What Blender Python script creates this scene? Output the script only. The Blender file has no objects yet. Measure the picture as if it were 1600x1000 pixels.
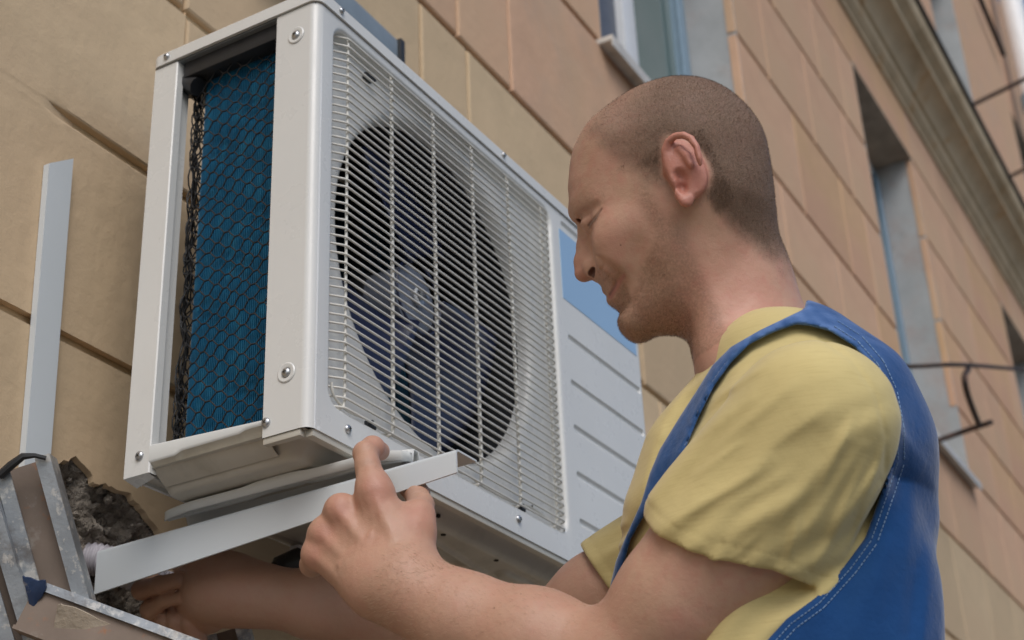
import bpy, bmesh, math, random
import numpy as np
from mathutils import Vector, Matrix
random.seed(7); RNG = np.random.default_rng(7)
SC = bpy.context.scene
COL = SC.collection
# ------------------------------------------------------------------ camera
Z0 = 2.2                                   # height of the outdoor unit's underside above the ground
YAW, PITCH, ROLL, FPX = 1.06005112, 0.466677391, -0.0443735657, 2411.9
CAMP = np.array([-1.17719147, -0.905934606, Z0 - 0.629401064])
def cam_axes():
    ca, sa = math.cos(YAW), math.sin(YAW); cb, sb = math.cos(PITCH), math.sin(PITCH); cc, sc = math.cos(ROLL), math.sin(ROLL)
    w = np.array([sa*cb, ca*cb, sb]); r0 = np.array([ca, -sa, 0.0]); u0 = np.cross(r0, w)
    return r0*cc + u0*sc, u0*cc - r0*sc, w
CR, CU, CW = cam_axes()
cd = bpy.data.cameras.new('camera'); cam = bpy.data.objects.new('camera', cd); COL.objects.link(cam)
cd.sensor_width = 36; cd.lens = FPX/1600*36; cd.clip_start = 0.05; cd.clip_end = 600
cam.matrix_world = Matrix(((CR[0], CU[0], -CW[0], CAMP[0]), (CR[1], CU[1], -CW[1], CAMP[1]), (CR[2], CU[2], -CW[2], CAMP[2]), (0, 0, 0, 1)))
cd.dof.use_dof = True; cd.dof.focus_distance = 1.56; cd.dof.aperture_fstop = 7.5
SC.camera = cam
# ------------------------------------------------------------------ light
wd = bpy.data.worlds.new('World'); SC.world = wd; wd.use_nodes = True
nt = wd.node_tree; nt.nodes.clear()
sky = nt.nodes.new('ShaderNodeTexSky'); sky.sky_type = 'NISHITA'; sky.sun_disc = False
SUN_EL, SUN_AZ = math.radians(46), math.radians(232)      # azimuth clockwise from +Y
sky.sun_elevation = SUN_EL; sky.sun_rotation = SUN_AZ; sky.air_density = 1.0; sky.dust_density = 2.0; sky.ozone_density = 0.9
bg = nt.nodes.new('ShaderNodeBackground'); bg.inputs['Strength'].default_value = 0.12
wo = nt.nodes.new('ShaderNodeOutputWorld')
nt.links.new(sky.outputs[0], bg.inputs[0]); nt.links.new(bg.outputs[0], wo.inputs[0])
sl = bpy.data.lights.new('sun', 'SUN'); sl.energy = 1.5; sl.angle = math.radians(38); sl.color = (1, .985, .965)
so = bpy.data.objects.new('sun', sl); COL.objects.link(so)
sd = Vector((math.sin(SUN_AZ)*math.cos(SUN_EL), math.cos(SUN_AZ)*math.cos(SUN_EL), math.sin(SUN_EL)))
so.rotation_euler = sd.to_track_quat('Z', 'Y').to_euler(); so.location = (0, -5, 12)
SC.view_settings.view_transform = 'Standard'; SC.view_settings.look = 'None'
SC.view_settings.exposure = 0.08; SC.view_settings.gamma = 1; SC.view_settings.use_curve_mapping = False
SC.cycles.max_bounces = 8; SC.cycles.use_denoising = True
# ------------------------------------------------------------------ helpers
def P(px, py, dep):
    """a point dep metres ahead of the camera station, seen at photo pixel px, py"""
    return CAMP + dep*(CW + (px-800)/FPX*CR - (py-500)/FPX*CU)
def ray(px, py): return CW + (px-800)/FPX*CR - (py-500)/FPX*CU
def on_plane(px, py, O, N):
    d = ray(px, py); t = (np.dot(np.asarray(O) - CAMP, N))/np.dot(d, N); return CAMP + t*d
def tag(o, label=None, cat=None, group=None, kind=None):
    if label: o['label'] = label
    if cat: o['category'] = cat
    if group: o['group'] = group
    if kind: o['kind'] = kind
    return o
def empty(name, loc=(0, 0, 0), rz=0, label=None, cat=None, group=None, kind=None):
    o = bpy.data.objects.new(name, None); COL.objects.link(o); o.location = loc; o.rotation_euler = (0, 0, rz); o.empty_display_size = .05
    return tag(o, label, cat, group, kind)
def link(name, me, parent=None, mat=None):
    o = bpy.data.objects.new(name, me); COL.objects.link(o)
    if parent: o.parent = parent
    if mat and not me.materials: me.materials.append(mat)
    return o
class MB:
    """collects geometry and links it as one mesh"""
    def __init__(s): s.v = []; s.f = []
    def add(s, vs, fs):
        n = len(s.v); s.v += [tuple(map(float, q)) for q in vs]; s.f += [tuple(n+i for i in f) for f in fs]
    def box(s, a, b, ch=0.0):
        bm = bmesh.new(); bmesh.ops.create_cube(bm, size=1)
        a = Vector(a); b = Vector(b); c = (a+b)/2; d = b-a
        for v in bm.verts: v.co = Vector((v.co.x*d.x, v.co.y*d.y, v.co.z*d.z)) + c
        if ch: bmesh.ops.bevel(bm, geom=bm.edges[:], offset=ch, segments=2, affect='EDGES', profile=.6)
        bm.verts.index_update(); s.add([v.co for v in bm.verts], [[v.index for v in f.verts] for f in bm.faces]); bm.free()
    def tube(s, pts, r, n=8, closed=False, cap=True):
        pts = [np.array(p, float) for p in pts]; m = len(pts)
        rs = r if hasattr(r, '__len__') else [r]*m
        up = None; base = len(s.v); V = []
        for i in range(m):
            if closed: t = pts[(i+1) % m] - pts[i-1]
            else: t = pts[min(i+1, m-1)] - pts[max(i-1, 0)]
            t = t/(np.linalg.norm(t)+1e-12)
            if up is None:
                up = np.array([0, 0, 1.0]) if abs(t[2]) < .9 else np.array([1.0, 0, 0])
            up = up - t*np.dot(up, t); up /= np.linalg.norm(up); sd_ = np.cross(t, up)
            for k in range(n):
                a = 2*math.pi*k/n; V.append(pts[i] + rs[i]*(math.cos(a)*up + math.sin(a)*sd_))
        F = []
        for i in range(m if closed else m-1):
            j = (i+1) % m
            for k in range(n): F.append((i*n+k, i*n+(k+1) % n, j*n+(k+1) % n, j*n+k))
        if not closed and cap: F.append(tuple(range(n))[::-1]); F.append(tuple((m-1)*n+k for k in range(n)))
        s.add(V, F)
    def prism(s, poly, o, ax, ay, az):
        """closed 2-D outline extruded: o + x*ax + y*ay, thickness vector az"""
        o, ax, ay, az = (np.array(q, float) for q in (o, ax, ay, az)); n = len(poly)
        V = [o+x*ax+y*ay for x, y in poly] + [o+x*ax+y*ay+az for x, y in poly]
        s.add(V, [tuple(range(n)), tuple(range(2*n-1, n-1, -1))] + [(i, i+n, (i+1) % n+n, (i+1) % n) for i in range(n)])
    def sweep(s, prof, path_o, ax, ay, az):
        """open 2-D polyline swept along az"""
        o, ax, ay, az = (np.array(q, float) for q in (path_o, ax, ay, az)); n = len(prof)
        V = [o+x*ax+y*ay for x, y in prof] + [o+x*ax+y*ay+az for x, y in prof]
        s.add(V, [(i, i+1, i+1+n, i+n) for i in range(n-1)])
    def grid(s, X):
        h, w_, _ = X.shape; n = len(s.v)
        s.v += [tuple(map(float, q)) for q in X.reshape(-1, 3)]
        s.f += [(n+i*w_+j, n+i*w_+j+1, n+(i+1)*w_+j+1, n+(i+1)*w_+j) for i in range(h-1) for j in range(w_-1)]
    def mesh(s, name, smooth=True, angle=35, weld=0, recalc=True):
        me = bpy.data.meshes.new(name)
        bm = bmesh.new(); vs = [bm.verts.new(v) for v in s.v]
        for f in s.f:
            try: bm.faces.new([vs[i] for i in f])
            except ValueError: pass
        if weld: bmesh.ops.remove_doubles(bm, verts=bm.verts[:], dist=weld)
        if recalc: bmesh.ops.recalc_face_normals(bm, faces=bm.faces[:])
        if smooth:
            for f in bm.faces: f.smooth = True
            for e in bm.edges:
                if len(e.link_faces) == 2 and e.calc_face_angle(0) > math.radians(angle): e.smooth = False
        bm.to_mesh(me); bm.free(); return me
    def build(s, name, mat, parent=None, **k):
        me = s.mesh(name, **k); me.materials.append(mat); return link(name, me, parent)
def solid(o, th, off=-1):
    m = o.modifiers.new('thickness', 'SOLIDIFY'); m.thickness = th; m.offset = off; return o
# ------------------------------------------------------------------ materials
def mat(name, col, rough=.6, metal=0, spec=.5, noise=None, bump=None, dirt=None, sss=0, coat=0, sheen=0, sheen_tint=None, extra=None, space='Object'):
    """noise=(scale, amount[,detail]) value variation; bump=[(scale,strength,dist)...]; dirt=(colour, scale, threshold lo, hi, amount)"""
    m = bpy.data.materials.new(name); m.use_nodes = True; t = m.node_tree; N = t.nodes; L = t.links
    b = N['Principled BSDF']; b.inputs['Roughness'].default_value = rough; b.inputs['Metallic'].default_value = metal
    b.inputs['Specular IOR Level'].default_value = spec
    if coat: b.inputs['Coat Weight'].default_value = coat; b.inputs['Coat Roughness'].default_value = .12
    if sheen: b.inputs['Sheen Weight'].default_value = sheen; b.inputs['Sheen Roughness'].default_value = .4
    if sss:
        b.inputs['Subsurface Weight'].default_value = sss; b.inputs['Subsurface Radius'].default_value = (1, .35, .2); b.inputs['Subsurface Scale'].default_value = .0035
    tc = N.new('ShaderNodeTexCoord'); co = tc.outputs[space]
    cur = N.new('ShaderNodeRGB'); cur.outputs[0].default_value = (*col, 1); cur = cur.outputs[0]
    def nz(scale, detail=4, rough_=.55):
        n = N.new('ShaderNodeTexNoise'); n.inputs['Scale'].default_value = scale; n.inputs['Detail'].default_value = detail; n.inputs['Roughness'].default_value = rough_
        L.new(co, n.inputs['Vector']); return n.outputs['Fac']
    def ramp(fac, lo, hi, a=0., b_=1.):
        r_ = N.new('ShaderNodeMapRange'); r_.inputs['From Min'].default_value = lo; r_.inputs['From Max'].default_value = hi
        r_.inputs['To Min'].default_value = a; r_.inputs['To Max'].default_value = b_; L.new(fac, r_.inputs['Value']); return r_.outputs[0]
    def mix(a, b_, fac, mode='MIX'):
        x = N.new('ShaderNodeMix'); x.data_type = 'RGBA'; x.blend_type = mode
        for s_, v in ((6, a), (7, b_)):
            if hasattr(v, 'links') or hasattr(v, 'is_linked'): L.new(v, x.inputs[s_])
            else: x.inputs[s_].default_value = (*v, 1)
        if isinstance(fac, (int, float)): x.inputs[0].default_value = fac
        else: L.new(fac, x.inputs[0])
        return x.outputs[2]
    if noise:
        f = ramp(nz(noise[0], noise[2] if len(noise) > 2 else 5), .3, .7, 1-noise[1], 1+noise[1])
        v = N.new('ShaderNodeVectorMath'); v.operation = 'SCALE'; L.new(cur, v.inputs[0]); L.new(f, v.inputs['Scale']); cur = v.outputs[0]
    for d in (dirt or []):
        cur = mix(cur, d[0], ramp(nz(d[1], 6, .65), d[2], d[3], 0, d[4]))
    if extra: cur = extra(N, L, tc, cur, nz, ramp, mix, b) or cur
    L.new(cur, b.inputs['Base Color'])
    if bump:
        prev = None
        for sc_, st, di in bump:
            bp = N.new('ShaderNodeBump'); bp.inputs['Strength'].default_value = st; bp.inputs['Distance'].default_value = di
            L.new(nz(sc_, 6), bp.inputs['Height'])
            if prev: L.new(prev, bp.inputs['Normal'])
            prev = bp.outputs[0]
        L.new(prev, b.inputs['Normal'])
    return m
# ------------------------------------------------------------------ facade (a rusticated stucco building)
M = {}
def two_tone(colb, scale, lo=.42, hi=.6, amt=.8):
    def ex(N, L, tc, cur, nz, ramp, mix, b):
        # each block has its own hue shift
        oi = N.new('ShaderNodeObjectInfo')
        cur = mix(cur, colb, ramp(nz(scale, 5), lo, hi, 0, amt))
        v = N.new('ShaderNodeVectorMath'); v.operation = 'SCALE'; L.new(cur, v.inputs[0]); L.new(ramp(oi.outputs['Random'], 0, 1, .94, 1.05), v.inputs['Scale'])
        return v.outputs[0]
    return ex
STB = [(9, .16, .02), (45, .22, .006), (300, .16, .0015)]
M['yellow'] = mat('pale_yellow_stucco', (.57, .43, .275), .9, spec=.2, noise=(9, .07), bump=STB, extra=two_tone((.55, .405, .26), 2.2))
M['pink'] = mat('salmon_stucco', (.62, .395, .265), .9, spec=.2, noise=(7, .08), bump=STB, dirt=[((.42, .36, .30), 3.1, .5, .68, .45)], extra=two_tone((.60, .40, .255), 1.6))
M['orange'] = mat('ochre_pink_stucco', (.62, .40, .235), .9, spec=.2, noise=(7, .07), bump=STB, extra=two_tone((.58, .35, .24), 1.3))
M['joint'] = mat('ochre_joint_mortar', (.32, .20, .12), .95, spec=.1, noise=(20, .2), bump=STB)
M['joint_y'] = mat('tan_joint_mortar', (.52, .385, .23), .95, spec=.1, noise=(20, .15), bump=STB)
M['reveal'] = mat('grey_cement_plaster', (.40, .41, .41), .9, spec=.2, noise=(5, .15), bump=STB, dirt=[((.40, .30, .26), 2.4, .54, .64, .45), ((.24, .24, .23), 6, .6, .75, .5)])
M['soffit'] = mat('brown_plaster', (.42, .33, .25), .9, spec=.2, noise=(9, .2), bump=STB)
M['pvc'] = mat('white_pvc', (.78, .8, .82), .35, noise=(30, .03))
M['pvc_dark'] = mat('dark_frame_paint', (.10, .115, .15), .5, noise=(30, .1))
M['pvc_blue'] = mat('blue_grey_frame', (.25, .36, .46), .4, noise=(30, .05))
def glass_ex(N, L, tc, cur, nz, ramp, mix, b):
    return mix(cur, (.20, .23, .23), ramp(nz(1.4, 3), .4, .6, 0, .8))
M['glass'] = mat('window_glass', (.14, .20, .19), .08, spec=.6, extra=glass_ex)
M['sill'] = mat('zinc_sill', (.60, .57, .52), .45, metal=.2, noise=(20, .1), dirt=[((.3, .25, .18), 12, .55, .7, .6)])
M['cornice'] = mat('weathered_cornice', (.58, .47, .32), .9, spec=.2, noise=(6, .12), bump=STB, dirt=[((.34, .26, .16), 3.3, .52, .68, .55), ((.50, .30, .14), 5.1, .56, .66, .6)])
M['black_edge'] = mat('tarred_edge', (.05, .04, .035), .8, noise=(20, .3))
M['iron'] = mat('rusty_iron', (.05, .04, .038), .7, metal=.3, noise=(60, .3), dirt=[((.16, .07, .035), 40, .5, .7, .7)])

DW = math.radians(1.2)
fac = empty('apartment_building', (0, .36, 0), DW, 'old stucco apartment house, pale yellow below, salmon pink above, with grooved courses and a cornice', 'building')
RW = [0, Z0-1.75, Z0-1.35, Z0-.95, Z0-.6, Z0-.2, Z0+.20, Z0+.495, Z0+.795, Z0+1.255, Z0+1.69, Z0+2.01, Z0+2.44, Z0+2.87, Z0+3.30, Z0+3.60]
WIN = [(1.66, 2.765, Z0+1.69, Z0+3.30), (4.34, 5.25, Z0+1.64, Z0+3.30), (7.03, 7.95, Z0+1.64, Z0+3.30), (9.75, 10.7, Z0+1.64, Z0+3.30), (-1.9, -.95, Z0+1.69, Z0+3.30)]
UPW = [(6.72, 7.60, Z0+4.62, Z0+6.0), (9.4, 10.25, Z0+4.62, Z0+6.0), (3.9, 4.8, Z0+4.62, Z0+6.0), (1.2, 2.1, Z0+4.62, Z0+6.0)]
BRICKS = []
block_cache = {}
def rough_block(w_, h_, m_, seed=0, dep=.03, ch=.005):
    key = (round(w_, 3), round(h_, 3), m_, seed)
    if key in block_cache: return block_cache[key]
    # slab with a chamfered, slightly uneven front edge; front lies at y = 0
    rr = random.Random(seed*977+int(w_*1000)); j = lambda: (rr.random()-.5)*.0022
    n = max(2, int(w_/.12)); k = max(2, int(h_/.12))
    ring = [(-w_/2+w_*i/n, -h_/2) for i in range(n)] + [(w_/2, -h_/2+h_*i/k) for i in range(k)] + [(w_/2-w_*i/n, h_/2) for i in range(n)] + [(-w_/2, h_/2-h_*i/k) for i in range(k)]
    m = MB(); N_ = len(ring); V = []
    jj = [(j(), j()) for _ in ring]
    for sc_, y in ((0, dep), (0, ch), (.35, .0018), (1, 0)):
        for (x, z), (a, b) in zip(ring, jj):
            V.append((x - math.copysign(ch*sc_, x)*(abs(x) > w_/2-1e-6) + a, y, z - math.copysign(ch*sc_, z)*(abs(z) > h_/2-1e-6) + b))
    F = [(r*N_+i, r*N_+(i+1) % N_, (r+1)*N_+(i+1) % N_, (r+1)*N_+i) for r in range(3) for i in range(N_)]
    F.append(tuple(3*N_+i for i in range(N_)))
    m.add(V, F); me = m.mesh('stucco_block', angle=8); me.materials.append(m_); block_cache[key] = me
    return me
def block(x0, x1, z0, z1, m_, gap=.0028, gz=.007):
    w_, h_ = x1-x0-2*gap, z1-z0-2*gz
    if w_ < .02 or h_ < .02: return
    me = rough_block(w_, h_, m_, random.randrange(3))
    o = link('stucco_block', me, fac); o.location = ((x0+x1)/2, 0, (z0+z1)/2); return o
def row(z0, z1, joints, m_fn, opens):
    for a, b in zip(joints[:-1], joints[1:]):
        segs = [(a, b)]
        for (o0, o1, q0, q1) in opens:
            if q0 < z1-.08 and q1 > z0+.08:
                ns = []
                for s0, s1 in segs:
                    if o1 <= s0 or o0 >= s1: ns.append((s0, s1)); continue
                    if o0 > s0+.03: ns.append((s0, o0+.0065))
                    if o1 < s1-.03: ns.append((o1-.0065, s1))
                segs = ns
        for s0, s1 in segs: block(s0, s1, z0, z1, m_fn(s0))
def joints_from(known, lo, hi, L_=.42):
    k = sorted(known); out = list(k)
    x = k[0]
    while x > lo: x -= L_*random.uniform(.8, 1.35); out.append(max(x, lo))
    x = k[-1]
    while x < hi: x += L_*random.uniform(.8, 1.35); out.append(min(x, hi))
    return sorted(set(out))
XL, XR = -4.0, 13.5
Yl = lambda s: M['yellow']
Pk = lambda s: M['pink'] if s < 2.9 or random.random() < .55 else M['orange']
known = {1: [0],2: [.3],3:[0],4:[.4],5: [-1.2, .72, 1.5], 6: [-1.2, 1.2], 7: [-1.2, .16, 1.3], 8: [-1.1, .16, .81, .985, 1.75, 2.2], 9: [-.9, .19, .55, .95, 1.17, 3.3, 3.9], 10: [3.02, 3.59, 4.05],
         11: [3.285, 3.80, 4.1], 12: [3.544, 4.0], 13: [3.775, 4.1], 14: [3.5, 4.4]}
for i in range(len(RW)-1):
    z0, z1 = RW[i], RW[i+1]
    if i == 0: row(z0, z1, [XL, -2, 0, 2, 4, 6, 9, XR], Yl, []); continue
    if i == 6:   # here the upper groove is filled in on its left, so the two courses read as one slab
        row(z0, RW[8], [XL, -3.1, -2.2, -1.2], Yl, [])
        gx_ = np.r_[np.linspace(-1.1972, -.10, 12), np.linspace(-.09, .1622, 30)]; zc_ = RW[7]
        gz_ = np.r_[np.linspace(z0+.007, zc_-.02, 8), zc_+np.array([-.011, -.0085, -.007, -.006, 0, .006, .007, .0085, .011]), np.linspace(zc_+.02, RW[8]-.007, 8)]
        pf = lambda dz: np.interp(abs(dz), [0, .006, .0075, .010], [1, 1, .25, 0])
        G_ = np.array([[(x, .012*pf(z-zc_)*float(np.clip((x+.075)/.075, 0, 1))**.7+RNG.normal(0, .0002), z) for x in gx_] for z in gz_])
        B_ = MB(); B_.grid(G_); B_.sweep([(-1.1972, 0), (-1.2, .01)], (0, 0, z0), (1, 0, 0), (0, 1, 0), (0, 0, RW[8]-z0))
        B_.sweep([(0, .02), (.0, .0)], (-1.1972, 0, z0+.007), (0, 0, 1), (0, 1, 0), (1.3594, 0, 0)); B_.sweep([(0, .0), (.0, .02)], (-1.1972, 0, RW[8]-.007), (0, 0, 1), (0, 1, 0), (1.3594, 0, 0)); B_.sweep([(0, 0), (0, .02)], (.1622, 0, z0), (1, 0, 0), (0, 1, 0), (0, 0, RW[8]-z0))
        B_.build('stucco_block', M['yellow'], fac, angle=20); row(z0, z1, joints_from([.165, 1.2, 1.7], .165, XR), Yl, [])
        continue
    if i == 7:
        row(z0, z1, joints_from([.165, 1.3], .165, XR), Yl, [])
        continue
    if i == 5:   # around the chiselled hole
        row(z0, z1, joints_from([-1.2, -.35], XL, -.35), Yl, []); row(z0, z1, joints_from([.55, 1.5], .55, XR), Yl, [])
        continue
    row(z0, z1, joints_from(known.get(i, [random.uniform(-.3, .3)]), XL, XR), Yl if i < 9 else Pk, WIN)
# wall with hole: one big slab built round a ragged outline
holeP = [(-.055, .02), (-.045, .05), (-.02, .056), (-.006, .03), (.004, .043), (.028, .06), (.05, .05), (.062, .036), (.075, .04), (.09, .042), (.12, .043), (.14, .034), (.158, .022), (.178, .012), (.2, -.02), (.215, -.06), (.205, -.11), (.17, -.15), (.11, -.165), (.04, -.16), (-.01, -.14), (-.045, -.1), (-.062, -.05), (-.064, -.01)]
def jag(poly, amp, sub=4, seed=3):
    rr = random.Random(seed); out = []
    for (a, b) in zip(poly, poly[1:]+poly[:1]):
        for k in range(sub):
            t = k/sub; out.append((a[0]+(b[0]-a[0])*t+rr.uniform(-amp, amp)*(k > 0), a[1]+(b[1]-a[1])*t+rr.uniform(-amp, amp)*(k > 0)))
    return out
hp = jag(holeP, .0022)
def ring_to_rect(hp, x0, x1, z0, z1, cx, cz):
    out = []
    for x, z in hp:
        dx, dz = x-cx, z-cz
        t = min(((x1-cx)/dx if dx > 0 else (x0-cx)/dx) if abs(dx) > 1e-9 else 9e9, ((z1-cz)/dz if dz > 0 else (z0-cz)/dz) if abs(dz) > 1e-9 else 9e9)
        out.append((cx+dx*t, cz+dz*t))
    return out
x0, x1, z0_, z1_ = -.35+.0065, .55-.0065, -.2+.007, .2-.007
cx, cz = .07, -.05
# make sure rectangle corners are hit: insert rays through the corners
import bisect
angs = [(math.atan2(z-cz, x-cx), (x, z)) for x, z in hp]
for cxx, czz in ((x0, z0_), (x1, z0_), (x1, z1_), (x0, z1_)):
    a = math.atan2(czz-cz, cxx-cx)
    q = min(range(len(angs)), key=lambda i: abs(angs[i][0]-a))
    x, z = angs[q][1]; r_ = math.hypot(x-cx, z-cz); angs[q] = (a, (cx+r_*math.cos(a), cz+r_*math.sin(a)))
hp = [q[1] for q in sorted(angs)]
rect = ring_to_rect(hp, x0, x1, z0_, z1_, cx, cz)
m = MB(); n = len(hp); V = []
for (x, z) in rect: V.append((x, .02, Z0+z))
for (x, z) in rect: V.append((x, 0, Z0+z))
for (x, z) in hp: V.append((x, 0, Z0+z))
for (x, z) in hp: V.append((x+(cx-x)*.02, .008, Z0+z+(cz-z)*.02))
m.add(V, [(r*n+i, r*n+(i+1) % n, (r+1)*n+(i+1) % n, (r+1)*n+i) for r in range(3) for i in range(n)])
m.build('stucco_block', M['yellow'], fac, angle=10)
# broken masonry inside the hole: rings stepping inwards with lumps
M['rubble'] = mat('broken_mortar', (.36, .315, .265), .95, spec=.15, noise=(38, .45, 8), bump=[(40, .9, .02), (160, .8, .006)], dirt=[((.40, .36, .32), 22, .55, .68, .8), ((.16, .13, .10), 15, .6, .74, .55), ((.33, .22, .14), 30, .62, .7, .6)])
rr = random.Random(5); pipec = (.035, -.085)
hpA = np.array(hp); sx_ = np.arange(-.085, .240, .0022); sz_ = np.arange(-.190, .085, .0022)
def in_d(x, z):
    d = 9.; ins = False
    for (a_, b_), (c_, d_) in zip(hp, hp[1:]+hp[:1]):
        ex, ez = c_-a_, d_-b_; t = max(0, min(1, ((x-a_)*ex+(z-b_)*ez)/(ex*ex+ez*ez+1e-12))); d = min(d, math.hypot(x-a_-ex*t, z-b_-ez*t))
        if (b_ > z) != (d_ > z) and x < a_+(z-b_)/(d_-b_)*ex: ins = not ins
    return d if ins else -d
seeds = np.array([(rr.uniform(-.1, .25), rr.uniform(-.2, .1), rr.uniform(-1, 1), rr.uniform(-1, 1), rr.uniform(0, 1)) for _ in range(150)])
Gx, Gz = np.meshgrid(sx_, sz_); DD = np.zeros(Gx.shape)
qd = np.hypot(Gx[..., None]+.004*np.sin(Gz[..., None]*210)-seeds[:, 0], Gz[..., None]+.004*np.sin(Gx[..., None]*260)-seeds[:, 1]); near_ = qd.argmin(-1); sq = np.sort(qd, -1); edge_ = sq[..., 1]-sq[..., 0]
ID = np.array([[in_d(x, z) for x in sx_] for z in sz_])
t_ = np.clip(ID/.035, 0, 1); base_ = .007+.030*t_**.8
sd_ = seeds[near_]; chunk = (sd_[..., 4]-.5)*.016+(Gx-sd_[..., 0])*sd_[..., 2]*.35+(Gz-sd_[..., 1])*sd_[..., 3]*.35+.004*np.exp(-(edge_/.0028)**2)
fine = sum(.0016/(k+1)*np.sin(Gx*(240+170*k)+3*np.sin(Gz*(130+90*k)))*np.sin(Gz*(260+150*k)+2*np.sin(Gx*(170+60*k))) for k in range(4))
cav = np.clip(1-np.hypot((Gx-pipec[0])/1.25, Gz-pipec[1])/.046, 0, 1)**.45
Yd = np.where(ID > 0, base_+chunk*np.clip(ID/.012, 0, 1)+fine*np.clip(ID/.004, 0, 1)+.16*cav, .012)
Yd = np.where(ID > 0, np.maximum(Yd, .003), .016)
m = MB(); m.grid(np.stack([Gx, Yd, Gz+Z0], -1)); m.build('broken_masonry', M['rubble'], fac, angle=55)
for k in range(34):     # loose crumbs of mortar along the broken edge
    i = rr.randrange(n); x, z = hp[i]; s_ = rr.uniform(.02, .35)
    bm = bmesh.new(); bmesh.ops.create_icosphere(bm, subdivisions=1, radius=rr.uniform(.002, .0075))
    for v in bm.verts: v.co *= rr.uniform(.65, 1.3)
    me = bpy.data.meshes.new('mortar_lump'); bm.to_mesh(me); bm.free(); me.materials.append(M['rubble'])
    q = link('mortar_lump', me, fac); q.location = (x+(pipec[0]-x)*s_, .008+.08*s_, Z0+z+(pipec[1]-z)*s_)
# masonry body behind the blocks, left open at windows and the hole
m = MB()
def wall_cells(xs, zs, opens, y, mk):
    xs = sorted(set(xs)); zs = sorted(set(zs))
    for a, b in zip(xs[:-1], xs[1:]):
        for c, d in zip(zs[:-1], zs[1:]):
            mx, mz = (a+b)/2, (c+d)/2
            if any(o[0] < mx < o[1] and o[2] < mz < o[3] for o in opens): continue
            mk(a, b, c, d)
HOLE = (-.12, .28, Z0-.19, Z0+.08)
OP = WIN+UPW+[HOLE]
xs = [XL, XR]+[o[0] for o in OP]+[o[1] for o in OP]; zs = [0, Z0+1.255, Z0+7.6]+[o[2] for o in OP]+[o[3] for o in OP]
low, high = MB(), MB()
wall_cells(xs, zs, OP, 0, lambda a, b, c, d: (low if d <= Z0+1.256 else high).add([(a, .0095, c), (b, .0095, c), (b, .0095, d), (a, .0095, d)], [(0, 1, 2, 3)]))
low.build('joint_mortar', M['joint_y'], fac); high.build('joint_mortar', M['joint'], fac)
m = MB(); m.box((XL, .46, 0), (XR, .50, Z0+9)); m.build('inner_wall', M['reveal'], fac)
# reveals, frames and panes of the windows
def window(o0, o1, q0, q1, kind):
    D_ = .175; w = MB()
    w.add([(o1, -.001, q0), (o1, D_+.06, q0), (o1, D_+.06, q1), (o1, -.001, q1)], [(0, 1, 2, 3)])
    w.add([(o0, -.001, q0), (o0, D_+.06, q0), (o0, D_+.06, q1), (o0, -.001, q1)], [(0, 1, 2, 3)])
    w.add([(o0, .0, q0), (o1, .0, q0), (o1, D_+.06, q0), (o0, D_+.06, q0)], [(0, 1, 2, 3)])
    w.build('window_reveal', M['reveal'], fac, smooth=False)
    w = MB(); w.box((o0-.001, .0005, q1), (o1+.001, D_+.06, q1+.04)); w.build('window_lintel', M['soffit'], fac)
    f = MB(); F_ = .06
    for a, b in (((o0, D_, q0), (o0+F_, D_+.05, q1)), ((o0+F_, D_, q0), (o1-F_, D_+.05, q0+F_)), ((o0+F_, D_, q1-F_), (o1-F_, D_+.05, q1))): f.box(a, b, .004)
    mx = o0+(o1-o0)*(.56 if kind == 0 else .40)
    f.box((mx-.045, D_-.004, q0+F_), (mx+.045, D_+.046, q1-F_), .004)
    fr = f.build('window_frame', M['pvc'], fac); g = MB(); g.box((o1-F_, D_, q0), (o1, D_+.05, q1), .004); g.build('window_stile', M['pvc_blue'], fr)
    g = MB(); g.box((o0+F_-.004, D_+.022, q0+F_-.004), (mx-.045+.004, D_+.030, q1-F_+.004)); g.build('pane', M['pvc_dark'] if kind == 0 else M['glass'], fr)
    g = MB(); g.box((mx+.045-.004, D_+.022, q0+F_-.004), (o1-F_+.004, D_+.030, q1-F_+.004)); g.build('pane', M['glass'], fr)
    s = MB()
    for a, b in (((mx+.045, D_+.004, q0+F_), (mx+.065, D_+.02, q1-F_)), ((o1-F_-.01, D_-.008, q0+F_), (o1-.002, D_-.001, q1-F_))): s.box(a, b, .003)
    s.build('sash_strip', M['pvc_blue'], fr)
    s = MB(); s.box((o0-.02, -.035, q0-.012), (o1+.01, D_, q0+.004), .003)
    s.box((o0-.02, -.039, q0-.030), (o1+.01, -.035, q0+.004), .001)
    s.build('window_sill', M['sill'], fac)
for k, o in enumerate(WIN): window(*o, k)
for k, o in enumerate(UPW): window(*o, 5)
# cornice between the storeys
prof = [(.002, 3.60), (-.012, 3.60), (-.012, 3.625), (-.03, 3.64), (-.045, 3.66), (-.045, 3.70), (-.06, 3.705), (-.075, 3.735), (-.10, 3.765), (-.135, 3.785), (-.155, 3.79), (-.155, 3.83), (-.165, 3.84), (-.20, 3.86), (-.215, 3.89), (-.215, 3.925), (.002, 3.96)]
prof = [(a*1.0, b) for a, b in prof]
m = MB(); xs_ = np.arange(XL, XR+.01, .75)
for a, b in zip(xs_[:-1], xs_[1:]):
    m = MB(); m.prism([(p[0], p[1]) for p in prof], (a+.001, 0, Z0), (0, 1, 0), (0, 0, 1), (b-a-.002, 0, 0)); m.build('cornice_segment', M['cornice'], fac, angle=28)
m = MB(); m.box((XL, -.232, Z0+3.925), (XR, .01, Z0+3.947)); m.build('cornice_flashing', M['black_edge'], fac)
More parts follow.
